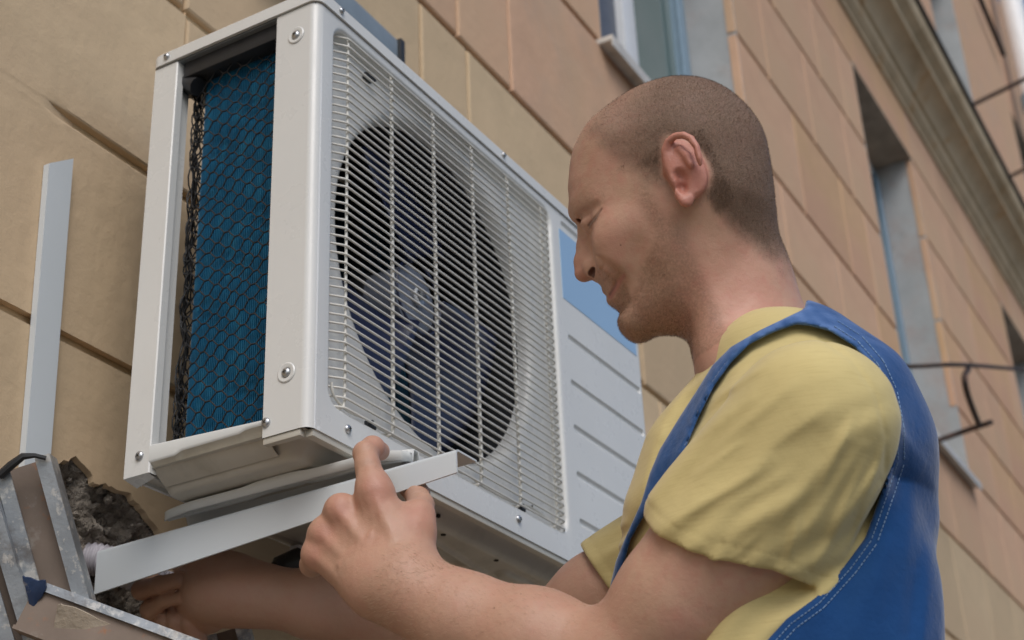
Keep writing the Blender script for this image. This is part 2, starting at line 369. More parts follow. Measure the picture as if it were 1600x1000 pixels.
# upper storey of smooth plaster
m = MB()
zs = [Z0+3.6, Z0+7.6]+[o[2] for o in UPW]+[o[3] for o in UPW]; xs = [XL, XR]+[o[0] for o in UPW]+[o[1] for o in UPW]
wall_cells(xs, zs, UPW, 0, lambda a, b, c, d: m.add([(a, 0, c), (b, 0, c), (b, 0, d), (a, 0, d)], [(0, 1, 2, 3)]))
o = m.build('upper_plaster', M['pink'], fac, weld=.0005)
for (a, b, z_) in ((8.15, 9.3, 4.55), (5.0, 6.6, 4.62)):
    m = MB(); m.box((a, -.03, Z0+z_), (b, .0, Z0+z_+.05), .004); m.build('string_moulding', M['cornice'], fac)
# iron brackets, wires and a white downpipe on the facade
def fw(s, n, z): # facade local to world
    c, s_ = math.cos(DW), math.sin(DW); return np.array([s*c-n*s_, .36+s*s_+n*c, z])
Nw = np.array([-math.sin(DW), math.cos(DW), 0])
def onf(px, py, n): return on_plane(px, py, fw(0, n, Z0), Nw)
def iron_rod(name, label, cat, pts, r, group=None):
    m = MB()
    for pl in pts: m.tube([Vector(q)-Vector(pts[0][0]) for q in pl], r)
    o = m.build(name, M['iron']); o.location = Vector(pts[0][0]); tag(o, label, cat, group); return o
def curve3(pts, n=8):
    pts = [np.array(q) for q in pts]; out = []
    P_ = [pts[0]]+pts+[pts[-1]]
    for i in range(1, len(P_)-2):
        for k in range(n):
            t = k/n; a, b, c, d = P_[i-1], P_[i], P_[i+1], P_[i+2]
            out.append(.5*((2*b)+(-a+c)*t+(2*a-5*b+4*c-d)*t*t+(-a+3*b-3*c+d)*t**3))
    out.append(pts[-1]); return out
wb = [curve3([onf(1548, 660, -.30), onf(1500, 676, -.15), onf(1432, 700, .0)]),
      curve3([onf(1530, 665, -.27), onf(1513, 620, -.29), onf(1507, 590, -.3), onf(1513, 577, -.3)])]
iron_rod('wall_bracket', 'black iron arm with a curved hook standing out from the wall beside the long window', 'bracket', wb, .011)
iron_rod('cable', 'thin black cable running level across the salmon wall by the hooked iron arm', 'cable', [curve3([onf(1300, 580, -.06), onf(1390, 574, -.1), onf(1440, 572, -.2), onf(1505, 570, -.3), onf(1600, 578, -.32), onf(1720, 590, -.34)])], .008)
iron_rod('wall_rod', 'upper of two straight iron rods standing out above the cornice', 'rod', [[onf(1503, 172, .0), onf(1625, 112, -.5)]], .013, )
iron_rod('wall_rod', 'lower of two straight iron rods standing out above the cornice', 'rod', [[onf(1558, 286, .0), onf(1625, 252, -.4)]], .012)
iron_rod('wall_rod', 'steep dark iron rod on the pink upper wall near the white downpipe', 'rod', [[onf(1568, 86, -.05), onf(1528, -10, -.05)]], .02)
M['pipe_white'] = mat('white_downpipe', (.85, .86, .87), .4, noise=(10, .03))
a = onf(1592, 120, -.12); m = MB(); m.tube([a*0+Vector((0, 0, -6)), Vector((0, 0, 6))], .09, 16)
o = m.build('downpipe', M['pipe_white']); o.location = Vector(onf(1590, 60, -.16)) + Vector((.12, 0, 0)); tag(o, 'white vertical downpipe high on the far end of the house', 'pipe')
for z_ in (-3.2, -.6, 2.2): m = MB(); m.tube([Vector((0, 0, z_)), Vector((0, 0, z_+.12))], .10, 16); m.build('pipe_collar', M['pvc_blue'], o)
# small lamp-like tube on the wall right above the unit
a, b = onf(405, -8, -.05), onf(613, 68, -.05)
# ------------------------------------------------------------------ ground, street and the houses opposite
M['asphalt'] = mat('asphalt', (.06, .06, .062), .9, noise=(60, .3), bump=[(300, .5, .004)])
M['paving'] = mat('pavement_concrete', (.17, .165, .155), .9, noise=(4, .15), bump=[(120, .4, .003)])
m = MB(); m.add([(-200, -200, 0), (200, -200, 0), (200, 200, 0), (-200, 200, 0)], [(0, 1, 2, 3)]); o = m.build('road', M['asphalt']); tag(o, kind='structure')
m = MB(); m.box((-30, -2.6, .0), (30, .5, .13), .01); o = m.build('pavement', M['paving']); o.rotation_euler[2] = DW; tag(o, kind='structure')
# ------------------------------------------------------------------ grey metal tray on the wall above the unit
M['bluegrey'] = mat('blue_grey_metal', (.26, .31, .35), .5, metal=.2, noise=(20, .1))
M['blackplastic'] = mat('black_plastic', (.02, .021, .023), .45, noise=(50, .2))
m = MB(); m.box((0, -.045, 0), (.40, 0, .055), .004); o = m.build('cable_tray', M['bluegrey'])
q = fw(.26, .0, Z0+.99); o.location = Vector(q); o.rotation_euler[2] = DW; tag(o, 'blue-grey metal tray fixed to the wall just above the outdoor unit', 'tray')
m = MB(); m.box((.401, -.05, .0), (.416, -.002, .06), .003); m.tube([(.409, -.025, .03), (.424, -.025, .03)], .008, 8); m.build('end_cap', M['blackplastic'], o)
# ------------------------------------------------------------------ the outdoor unit
UW, UH, UD = .85, .55, .255
def enamel(N, L, tc, cur, nz, ramp, mix, b):
    sx = N.new('ShaderNodeSeparateXYZ'); L.new(tc.outputs['Object'], sx.inputs[0])
    L.new(ramp(nz(18, 6), .35, .65, .24, .38), b.inputs['Roughness'])
    return mix(cur, (.47, .45, .41), ramp(nz(7, 7, .7), .58, .8, 0, .12))
M['enamel'] = mat('white_enamelled_steel', (.68, .68, .655), .3, spec=.5, noise=(5, .03), coat=.12, extra=enamel, bump=[(7, .02, .01)])
M['wire'] = mat('cream_coated_wire', (.68, .66, .60), .4, noise=(60, .06))
M['pan'] = mat('painted_base_pan', (.54, .51, .44), .35, noise=(6, .12, 7), dirt=[((.27, .24, .18), 9, .52, .7, .5)], bump=[(14, .06, .01)])
M['pan_side'] = mat('white_pan_side', (.64, .65, .63), .5, spec=.4, noise=(5, .03))
M['zinc'] = mat('zinc_plated_screw', (.50, .51, .52), .28, metal=.9, noise=(200, .2))
M['hole'] = mat('dark_hole', (.02, .018, .015), .9)
M['galv'] = mat('galvanised_inner_steel', (.27, .29, .31), .4, metal=.5, noise=(30, .12))
M['bluelabel'] = mat('blue_label_print', (.30, .47, .68), .5, noise=(4, .02))
un = empty('air_conditioner', (0, 0, Z0), 0, 'white outdoor air conditioning unit with wire fan grille, blue label and netted coil', 'air conditioner')
# front panel: left flange strip wrapping round the corner, dished recess with a round fan opening
RX0, RX1, RZ0, RZ1, RR, RDEP = .034, .570, .036, .538, .022, .017
FCX, FCZ, FR = .297, .294, .230
def rrect(x0, x1, z0, z1, r, ths):
    """points of a rounded rectangle at the polar angles ths around the fan centre"""
    out = []
    for th in ths:
        c, s = math.cos(th), math.sin(th); lo, hi = 0, 2.0
        for _ in range(40):
            t = (lo+hi)/2; x, z = FCX+c*t, FCZ+s*t
            cx_, cz_ = (x0+x1)/2, (z0+z1)/2; dx, dz = abs(x-cx_)-((x1-x0)/2-r), abs(z-cz_)-((z1-z0)/2-r)
            d = math.hypot(max(dx, 0), max(dz, 0))+min(max(dx, dz), 0)-r
            if d > 0: hi = t
            else: lo = t
        out.append((FCX+c*lo, FCZ+s*lo))
    return out
corn = []
for cxx, czz in ((RX0, RZ0), (RX1, RZ0), (RX1, RZ1), (RX0, RZ1)):
    a0 = math.atan2(czz-FCZ, cxx-FCX); corn += [a0+k*.012 for k in range(-5, 6)]
oc = [math.atan2(b-FCZ, a-FCX) for a, b in ((.012, 0), (.585, 0), (.585, UH), (.012, UH))]
ths = sorted(set([2*math.pi*k/168-math.pi for k in range(168)]+corn+oc)); n = len(ths)
fp = MB(); rings = []
def ringy(pts, y): rings.append([(x, y, z) for x, z in pts])
ringy(rrect(.012, .585, 0, UH, .0001, ths), 0)
ringy(rrect(.017, .580, .005, UH-.005, .0001, ths), 0)
ringy(rrect(RX0-.003, RX1+.003, RZ0-.003, RZ1+.003, RR+.003, ths), 0)
ringy(rrect(RX0, RX1, RZ0, RZ1, RR, ths), .0015)
ringy(rrect(RX0+.002, RX1-.002, RZ0+.002, RZ1-.002, RR, ths), .005)
ringy(rrect(RX0+.0035, RX1-.0035, RZ0+.0035, RZ1-.0035, RR, ths), RDEP-.003)
ringy(rrect(RX0+.006, RX1-.006, RZ0+.006, RZ1-.006, RR, ths), RDEP)
for r_, y in ((FR+.012, RDEP), (FR+.005, RDEP+.0008), (FR, RDEP+.003), (FR-.004, RDEP+.008), (FR-.006, RDEP+.014), (FR-.0065, RDEP+.022)):
    ringy([(FCX+r_*math.cos(t)*min(1, 1), FCZ+r_*math.sin(t)) for t in ths], y)
# fan circle is wider than the recess is tall only slightly: clamp
rings = [[(min(max(x, RX0+.007), RX1-.007) if k > 6 else x, y, min(max(z, RZ0+.007), RZ1-.007) if k > 6 else z) for x, y, z in r_] for k, r_ in enumerate(rings)]
fp.add([q for r_ in rings for q in r_], [(r*n+i, r*n+(i+1) % n, (r+1)*n+(i+1) % n, (r+1)*n+i) for r in range(len(rings)-1) for i in range(n)])
# corner wrap and post on the side
arc = [(.012-.012*math.sin(a), .012-.012*math.cos(a)) for a in np.linspace(0, math.pi/2, 7)]
prof = arc+[(0, .0607), (.0015, .0615), (.012, .0615)]
fp.sweep(prof, (0, 0, 0), (1, 0, 0), (0, 1, 0), (0, 0, UH))
# right part with pressed grooves, as a dense relief
RIBS = [(.604, .838, z) for z in (.345, .2735, .204, .134, .0655)]+[(.603, .838, .5335)]
zs = [0.]; z = 0.
while z < UH:
    near = min(abs(z-r_[2]) for r_ in RIBS); z += .0011 if near < .011 else .006; zs.append(min(z, UH))
xs = list(np.arange(.585, .600, .005))+list(np.arange(.600, .612, .0012))+list(np.arange(.614, .832, .012))+list(np.arange(.832, .8425, .0012))
arcr = [(.85-.008+.008*math.sin(a), .008-.008*math.cos(a)) for a in np.linspace(0, math.pi/2, 6)]
cols = [(x, 0.) for x in xs]+arcr+[(.85, .05), (.85, .255)]
X = np.zeros((len(zs), len(cols), 3))
for i, z in enumerate(zs):
    for j, (x, y) in enumerate(cols):
        d = 1e9
        for a, b, zz in RIBS: d = min(d, math.hypot(max(a+.004-x, 0, x-b+.004), z-zz))
        dep = .0034*max(0, 1-(d/.0052)**2)**.8 if x < .845 and y == 0 else 0
        X[i, j] = (x, y+dep, z)
fp.grid(X)
fp.sweep([(0, 0), (.0, .008), (.0012, .009), (.0, .0095)], (.012, 0, 0), (0, 0, 1), (0, 1, 0), (.83, 0, 0))
fpo = fp.build('front_panel', M['enamel'], un, angle=38, weld=.0002)
wn = fpo.modifiers.new('wn', 'WEIGHTED_NORMAL'); wn.keep_sharp = True; wn.weight = 100
m = MB()
m.prism([(.5935, .4045), (.8345, .4045), (.8345, .521), (.5935, .521)], (0, -.0006, 0), (1, 0, 0), (0, 0, 1), (0, .0012, 0)); m.build('label_panel', M['bluelabel'], un, smooth=False)
# bottom lip of the front panel and post
m = MB(); m.box((.010, .002, -.0075), (.845, .012, .001), .0015); m.box((.0015, .012, -.0075), (.010, .061, .001), .0012); m.build('bottom_lip', M['pan'], un)
# lid
m = MB(); rl = .014
out = [(x, y) for cx_, cy_, a0 in ((-.003+rl, -.003+rl, math.pi), (.853-rl, -.003+rl, 1.5*math.pi), (.853-rl, .260-rl, 0), (-.003+rl, .260-rl, .5*math.pi)) for x, y in [(cx_+rl*math.cos(a0+t), cy_+rl*math.sin(a0+t)) for t in np.linspace(0, math.pi/2, 7)]]
nn = len(out); V = []; cxm, cym = .425, .128
for s_, z in ((.004, UH+.0012), (0, UH+.0012), (0, UH+.0165), (.0012, UH+.0185), (.0035, UH+.0195), (.03, UH+.0195), (.06, UH+.024)):
    for x, y in out: V.append((x-math.copysign(min(s_, abs(x-cxm)), x-cxm), y-math.copysign(min(s_, abs(y-cym)), y-cym), z))
V = V[:0]+V
m.add(V, [(r*nn+i, r*nn+(i+1) % nn, (r+1)*nn+(i+1) % nn, (r+1)*nn+i) for r in range(6) for i in range(nn)]+[tuple(6*nn+i for i in range(nn))])
m.add([(x, y, UH+.0165) for x, y in [(.004, .004), (.846, .004), (.846, .252), (.004, .252)]], [(0, 1, 2, 3)])
m.build('top_cover', M['enamel'], un, angle=30)
m = MB(); m.box((.002, .004, UH-.001), (.848, .252, UH+.003)); m.build('lid_seam', M['galv'], un, smooth=False)
# rear post: folded sheet
m = MB(); m.sweep([(.03, .2545), (0.0, .2545), (0, .2190), (.0012, .2175), (.012, .2175), (.012, .2235), (.030, .2235), (.030, .2290)], (0, 0, -.002), (1, 0, 0), (0, 1, 0), (0, 0, UH+.001))
m.add([(0, .219, -.002), (0, .2545, -.002), (.022, .2545, -.006), (.012, .219, -.004)], [(0, 1, 2, 3)])
m.build('rear_post', M['enamel'], un, smooth=False, recalc=False)
m = MB(); m.box((.015, .2245, 0), (.0295, .2285, UH-.002)); m.build('post_liner', M['galv'], un)
m = MB(); m.box((.80, .235, 0), (.8485, .2545, UH)); m.box((.0305, .25, 0), (.80, .2545, .03)); m.build('back_frame', M['enamel'], un)
# coil: an L of blue fins standing behind the side opening and along the back
def coil_path(off=0.):
    pts = []; X0c, Yb, R_ = .030+off, .2140-off, .034-off
    for y in np.linspace(.055, Yb-R_, 40): pts.append((X0c, y))
    for a in np.linspace(0, math.pi/2, 26)[1:]: pts.append((X0c+R_-R_*math.cos(a), Yb-R_+R_*math.sin(a)))
    for x in np.linspace(X0c+R_, .80, 60)[1:]: pts.append((x, Yb))
    return pts
M['coilback'] = mat('coil_core', (.008, .045, .075), .5, noise=(80, .4))
def fin_glints(N, L, tc, cur, nz, ramp, mix, b):
    n2 = N.new('ShaderNodeTexNoise'); n2.inputs['Scale'].default_value = 1; mp = N.new('ShaderNodeMapping'); mp.inputs['Scale'].default_value = (60, 60, 26)
    L.new(tc.outputs['Object'], mp.inputs[0]); L.new(mp.outputs[0], n2.inputs['Vector']); n2.inputs['Detail'].default_value = 3
    return mix(cur, (.05, .36, .56), ramp(n2.outputs[0], .5, .75, 0, .35))  # glints on the fins put into the colour as lighter blue streaks
M['fin'] = mat('blue_coated_fin', (.010, .13, .26), .35, metal=.2, spec=.5, extra=fin_glints, noise=(30, .1))
cp = coil_path(.006); m = MB()
X = np.array([[(x, y, z) for x, y in cp] for z in (.012, .54)]); m.grid(X); cb = m.build('coil', M['coilback'], un)
m = MB(); po, pi_ = coil_path(0), coil_path(.0062)
def resample(pts, step):
    pts = np.array(pts); d = np.r_[0, np.cumsum(np.linalg.norm(np.diff(pts, axis=0), axis=1))]; s = np.arange(0, d[-1], step)
    return np.c_[np.interp(s, d, pts[:, 0]), np.interp(s, d, pts[:, 1])]
A_ = resample(po, .0027)
for i, (x, y) in enumerate(A_[:-1]):
    t = A_[i+1]-A_[i]; t /= np.linalg.norm(t); nrm = np.array([-t[1], t[0]])*-1
    # inward normal (towards the unit's inside)
    dirn = np.array([t[1], -t[0]])
    if i > 130 and i % 2: continue
    w0 = .00055; a = np.array([x, y]); bq = a+dirn*.006+RNG.normal(0, .00015, 2)
    V = [(a[0]-t[0]*w0, a[1]-t[1]*w0), (a[0]+t[0]*w0, a[1]+t[1]*w0), (bq[0]+t[0]*w0, bq[1]+t[1]*w0), (bq[0]-t[0]*w0, bq[1]-t[1]*w0)]
    m.add([(p_[0], p_[1], z) for z in (.014, .54) for p_ in V], [(0, 1, 5, 4), (1, 2, 6, 5), (2, 3, 7, 6), (3, 0, 4, 7)])
tag(m.build('coil_fins', M['fin'], cb, smooth=False), kind='stuff')
# netting
M['net'] = mat('black_nylon_net', (.012, .012, .013), .55, noise=(90, .4))
m = MB(); no = np.array(coil_path(-.0045)); nd = np.r_[0, np.cumsum(np.linalg.norm(np.diff(no, axis=0), axis=1))]
def netp(s, z):
    s0 = s; x, y = np.interp(s0, nd, no[:, 0]), np.interp(s0, nd, no[:, 1])
    wv = .0022*math.sin(31*z+40*s)+.0018*math.sin(83*z-57*s+1)
    out_ = .0025+wv
    if s > .125: q = min(1, (s-.125)/.03); out_ += .006*q
    return np.array([x-out_*(1 if s < .13 else .6), y+(.002+wv if s > .15 else 0)+.0009*math.sin(61*z+3), z])
cw, chh, la = .0290, .0185, .0062
rad = .00092
smax = .21
ncol, nrow = int(smax/cw*2)+2, int(.545/chh)+1
for r_ in range(nrow):
    for c_ in range(-1, ncol//2+1):
        for o_ in (0, 1):
            s0 = c_*cw+o_*cw/2; zc = .010+(r_+o_*.5)*chh
            if s0 < .002 or s0+la > smax or zc > .545: continue
            j = lambda: RNG.normal(0, .00035)
            Aa = (s0-la/2, zc); Bb = (s0+la/2, zc)
            up = (s0+cw/2-la/2, zc+chh/2); dn = (s0+cw/2-la/2, zc-chh/2)
            m.tube([netp(Aa[0], Aa[1]), netp(Bb[0], Bb[1])], rad*1.25, 5)
            for q in (up, dn):
                if q[0] < smax and .008 < q[1] < .55:
                    mid = ((Bb[0]+q[0])/2+j(), (Bb[1]+q[1])/2+j()); m.tube([netp(*Bb), netp(*mid), netp(*q)], rad, 5)
# gathered back hem of the net
for k in range(9):
    pts = []
    for i in range(60):
        z = .01+.53*i/59; x, y = no[-1] if False else (np.interp(.158+.004*math.sin(k*2+z*55+k*k), nd, no[:, 0]), 0)
        s_ = .166+.006*math.sin(z*(60+7*k)+k*1.7); x, y = np.interp(s_, nd, no[:, 0]), np.interp(s_, nd, no[:, 1])
        pts.append((x-.004+.004*math.sin(z*70+k*2.1), y+.004+.004*math.cos(z*(90-5*k)+k), z))
    m.tube(pts, rad*1.1, 5)
tag(m.build('protective_net', M['net'], un, angle=80), kind='stuff')
m = MB(); m.box((.008, .057, .497+.03), (.05, .215, UH), .003); m.build('top_bracket', M['blackplastic'], un)
m = MB(); m.tube([(.02, .20, .515), (.02, .215, .525), (.035, .225, .528)], .012, 10); m.build('pipe_stub', M['blackplastic'], un)
# internal divider so that the fan bay is dark
m = MB(); m.box((.60, .02, .01), (.603, .235, .54)); m.box((.06, .02, .545), (.60, .235, .548)); m.build('bulkhead', M['galv'], un)
m = MB(); aa = np.linspace(0, 2*math.pi, 64, False); V = []
for r_, y in ((FR-.0055, RDEP+.0215), (FR+.004, RDEP+.024), (FR+.004, .19)): V += [(FCX+r_*math.cos(a), y, FCZ+r_*math.sin(a)) for a in aa]
m.add(V, [(q*64+i, q*64+(i+1) % 64, (q+1)*64+(i+1) % 64, (q+1)*64+i) for q in range(2) for i in range(64)]); m.build('dark_duct', M['blackplastic'], un)  # black cylinder added so the opening behind the throat goes dark
# fan
M['fan'] = mat('navy_fan_plastic', (.012, .019, .060), .28, spec=.6, noise=(20, .1))
M['hub'] = mat('grey_blue_hub', (.17, .19, .24), .45, noise=(25, .1))
fan = empty('fan', (FCX, .060, FCZ)); fan.parent = un
m = MB(); ring_ = 36
for r0_, y0_, r1_, y1_ in ((0, .0, .040, .0), (.040, 0, .046, .003), (.046, .003, .046, .05)):
    V = [(r0_*math.cos(a), y0_, r0_*math.sin(a)) for a in np.linspace(0, 2*math.pi, ring_, False)]+[(r1_*math.cos(a), y1_, r1_*math.sin(a)) for a in np.linspace(0, 2*math.pi, ring_, False)]
    m.add(V, [(i, (i+1) % ring_, ring_+(i+1) % ring_, ring_+i) for i in range(ring_)])
m.build('hub', M['hub'], fan, weld=.0001)
m = MB(); m.tube([(.050*math.cos(a), -.004, .050*math.sin(a)) for a in np.linspace(0, 2*math.pi, 40, False)], .0018, 6, closed=True); m.build('hub_ring', M['fan'], fan)
m = MB(); m.tube([(0, -.004, 0), (0, -.0005, 0)], .013, 20); m.tube([(0, -.018, 0), (0, -.004, 0)], .005, 10)
m.build('shaft', M['zinc'], fan)
m = MB(); m.tube([(.011*math.cos(a), -.006, .011*math.sin(a)) for a in np.linspace(.3, 4.6, 20)], .0022, 6); m.build('shaft_clip', M['pvc'], fan)
for k in range(3):
    m = MB(); a0 = math.radians((212, 332, 92)[k]); g = []
    for i in range(15):
        u_ = i/14; r_ = .045+u_*.160; row_ = []
        span = math.radians(64+20*u_)
        for j_ in range(15):
            v_ = j_/14; rr_ = r_*(1-.0*v_); a = a0+(v_-.35)*span-.35*u_
            row_.append((rr_*math.cos(a), .048-.062*v_*(1-.25*u_)+.010*math.sin(math.pi*v_), rr_*math.sin(a)))
        g.append(row_)
    m.grid(np.array(g)); b_ = m.build('fan_blade', M['fan'], fan, recalc=False); solid(b_, .0025)
# motor carrier behind
m = MB()
for x in (-.03, .03): m.box((FCX+x-.012, .175, .02), (FCX+x+.012, .185, .53))
m.tube([(FCX, .11, FCZ), (FCX, .18, FCZ)], .05, 24); m.build('motor_mount', M['blackplastic'], un)
# grille wires
GY = -.001; NWI = 45
wire_mesh = None
for k in range(NWI):
    z = .0415+k*.01112
    if wire_mesh is None:
        m = MB(); y0, y1 = RDEP-.002, GY
        pts = [(.043, y0, 0), (.0445, y0-.003, .0004), (.058, y1+.004, .0008), (.0615, y1+.001, .0004), (.065, y1, 0)]+[(x, y1, 0) for x in np.linspace(.15, .54, 5)]+[(.5515, y1, 0), (.556, y1+.001, 0), (.5605, y1+.004, 0), (.5645, y0, 0)]
        m.tube(pts, .0015, 6); wire_mesh = m.mesh('grille_wire', angle=80); wire_mesh.materials.append(M['wire'])
    o = link('grille_wire', wire_mesh, un); o.location = (RNG.normal(0, .0002), RNG.normal(0, .0002), z+RNG.normal(0, .00025))
for k, x in enumerate((.0655, .1585, .2545, .3505, .4465, .5435)):
    m = MB(); zb = .0405; zt = .5335
    pts = [(x-.0, RDEP-.001, zt+.004), (x, GY+.006, zt+.004), (x, GY+.0034, zt)]+[(x, GY+.0034, z) for z in np.linspace(zt-.01, zb+.012, 9)]+[(x-.001, GY+.004, zb+.004), (x-.007, GY+.006, zb-.0005), (x-.016, RDEP-.004, zb-.001)]
    m.tube(pts, .0025 if 0 < k < 5 else .0018, 8); m.build('grille_bar', M['wire'], un, angle=80)
for pts in ([(.044, .004, .066), (.05, .005, .052), (.075, .006, .0445), (.11, .005, .046), (.13, .004, .043), (.29, .004, .0435), (.32, .004, .046), (.36, .005, .0425), (.43, .004, .043), (.47, .004, .049), (.52, .005, .047), (.555, .007, .045), (.559, .010, .058)],):
    m = MB(); m.tube(curve3([np.array(q) for q in pts], 5), .0017, 6); m.build('grille_hem_wire', M['wire'], un, angle=80)
for x in (.119, .452):
    m = MB(); m.box((x-.008, .003, .0385), (x+.008, .009, .0455), .001); m.tube([(x-.005, -.001, .043), (x-.005, .005, .043)], .0022, 8); m.build('grille_clip', M['blackplastic'], un)
m = MB(); m.box((.115, .006, .512), (.131, .016, .520), .001); m.build('grille_clip', M['blackplastic'], un)
for (x, z) in ((.0455, .500), (.0475, .063), (.500, .061), (.42, .4)):
    m = MB(); m.tube([(x, RDEP-.0018, z), (x, RDEP-.0006, z)], .0014, 8); m.build('drain_hole', M['hole'], un)
# screws
def screw(x, y, z, nrm, r=.0052, dish=False):
    t = empty('screw', (x, y, z)); t.parent = un
    t.rotation_euler = Vector(nrm).to_track_quat('Z', 'Y').to_euler()
    m = MB(); seg = 18; V = []; pr = [(r, 0), (r, .0009), (r*.93, .0019), (r*.7, .0030), (r*.35, .0037), (0.0004, .0039)]
    for rr_, zz in pr: V += [(rr_*math.cos(a), rr_*math.sin(a), zz) for a in np.linspace(0, 2*math.pi, seg, False)]
    m.add(V, [(q*seg+i, q*seg+(i+1) % seg, (q+1)*seg+(i+1) % seg, (q+1)*seg+i) for q in range(5) for i in range(seg)]+[tuple(5*seg+i for i in range(seg))])
    m.build('screw_head', M['zinc'], t)
    m = MB(); m.box((-r*.42, -r*.1, .0026), (r*.42, r*.1, .00405)); m.box((-r*.1, -r*.42, .0026), (r*.1, r*.42, .00407)); q = m.build('cross_slot', M['hole'], t, smooth=False); q.rotation_euler[2] = RNG.uniform(0, 1.5)
    if dish:
        m = MB(); V = []
        for rr_, zz in ((.0118, .0002), (.0105, .0012), (.0085, .0012), (.0062, .0004)): V += [(rr_*math.cos(a), rr_*math.sin(a), zz) for a in np.linspace(0, 2*math.pi, 28, False)]
        m.add(V, [(q*28+i, q*28+(i+1) % 28, (q+1)*28+(i+1) % 28, (q+1)*28+i) for q in range(3) for i in range(28)]); m.build('screw_dimple', M['enamel'], t)
F_, S_ = (0, -1, 0), (-1, 0, 0)
for x, z in ((.043, .5605), (.430, .5605), (.068, .0185), (.433, .0205)): screw(x, -.0032 if z > UH else -.0002, z, F_, .0042 if z > UH else .0052)
for y, z, d in ((.031, .511, True), (.031, .068, True), (.056, .0165, False), (.2325, .0205, False), (.2335, .5605, False)): screw(-.0032 if z > UH else -.0003, y, z, S_, .0045 if z > UH else .0056, d)
# base pan: side lip with a jog, embossed underside
m = MB(); ys = np.linspace(.0618, .2190, 60); g = []
def low(y): # lower edge of the side lip
    t = np.clip((y-.083)/.012, 0, 1); a = .020-.0*t; t = t*t*(3-2*t)
    u_ = np.clip((y-.172)/.012, 0, 1); u_ = u_*u_*(3-2*u_)
    return .0155*(1-t)*(1-u_)+(.0095)*t*(1-u_)+.0095*u_+.0035*t*(1-u_)
def top_(y): return .0215+.0095*np.clip((y-.062)/.16, 0, 1)
for y in ys:
    lo_, hi_ = low(y), top_(y)
    g.append([(.012, y, hi_-.001), (.003, y, hi_), (.0004, y, hi_-.0006), (-.0002, y, hi_-.002), (-.0002, y, lo_+.003), (.0001, y, lo_+.0012), (.0010, y, lo_)])
m.grid(np.array(g)); m.build('base_pan_lip', M['pan_side'], un, angle=70)
m = MB(); g = []
for y in ys:
    lo_ = low(y); g.append([(.0010, y, lo_), (.0022, y, lo_-.0008), (.007, y, lo_*.7-.001), (.013, y, lo_*.3-.003), (.022, y, -.006), (.030, y, -.010)])
m.grid(np.array(g)); m.build('base_pan_underside', M['pan'], un, angle=70)
xs = np.unique(np.r_[np.linspace(.004, .20, 80), np.linspace(.20, .842, 170)]); ys = np.linspace(.013, .252, 84); X = np.zeros((len(ys), len(xs), 3))
def sm(t): t = np.clip(t, 0, 1); return t*t*(3-2*t)
def rbox(x, y, cx_, cy_, hx, hy, r, soft): 
    dx, dy = abs(x-cx_)-hx+r, abs(y-cy_)-hy+r; d = math.hypot(max(dx, 0), max(dy, 0))+min(max(dx, dy), 0)-r; return sm(-d/soft)
for i, y in enumerate(ys):
    for j, x in enumerate(xs):
        h = 0.004
        h -= .020*rbox(x, y, .425, .134, .405, .108, .03, .02)
        h += .010*rbox(x, y, .085, .140, .018, .07, .015, .008)
        h += .011*rbox(x, y, .36, .145, .115, .060, .045, .012)
        h -= .007*rbox(x, y, .36, .145, .050, .030, .028, .010)
        h += .008*rbox(x, y, .20, .09, .03, .028, .02, .008)
        h -= .006*rbox(x, y, .56, .07, .06, .012, .01, .006)
        h += .009*rbox(x, y, .62, .15, .05, .07, .04, .01)
        h -= .005*sm(1-abs(y-.055-.12*(x-.2))/.008)*(x > .14 and x < .5)
        h += .004*sm(1-abs(y-.215+.06*(x-.2))/.007)*(x > .14)
        X[i, j] = (x, y, h)
m.__init__(); m.grid(X); m.build('base_pan', M['pan'], un, angle=60)
for x, y in ((.30, .035), (.46, .05), (.40, .10), (.23, .16), (.52, .11), (.335, .05), (.62, .06)):
    i, j = int(np.argmin(abs(ys-y))), int(np.argmin(abs(xs-x))); z = X[i, j, 2]
    m = MB(); m.tube([(x, y, z-.0012), (x, y, z+.002)], .0032, 12); m.build('drain_hole', M['hole'], un)
# mounting feet
def foot(x):
    m = MB(); L0, L1 = -.070, .2560
    pl = [(x-.010, -.0300), (x-.0105, -.0200), (x+.000, -.0195), (x+.002, -.0275), (x+.006, -.0275), (x+.011, -.0145), (x+.034, -.0145), (x+.040, -.0275), (x+.056, -.0275), (x+.056, -.030)]
    ys_ = np.r_[np.linspace(L0, L1, 60)]; g = []
    for y in ys_:
        e = min(1, max(0, (y-L0)/.03))**.5; e2 = min(1, max(0, (L1-y)/.045))**.6
        w_ = .35+.65*min(e, 1) if y < L0+.03 else 1
        wob = .010*(1-e2)
        up_ = .0026*sm((y-.04)/.03)*sm((.14-y)/.03)
        g.append([(x+.023+(a-x-.023)*w_+(wob if a < x else 0), y, b+(up_ if b > -.03 and a < x+.01 else 0)) for a, b in pl])
    m.grid(np.array(g)); o = m.build('mounting_foot', M['pan_side'], un, angle=18); solid(o, .0018, 0)
foot(.072); foot(.72)
m = MB(); m.tube([(.110, -.052, -.026), (.110, -.052, -.018)], .0095, 16); m.tube([(.110, -.052, -.018), (.110, -.052, -.006)], .0045, 10); m.build('foot_bolt', M['zinc'], un)
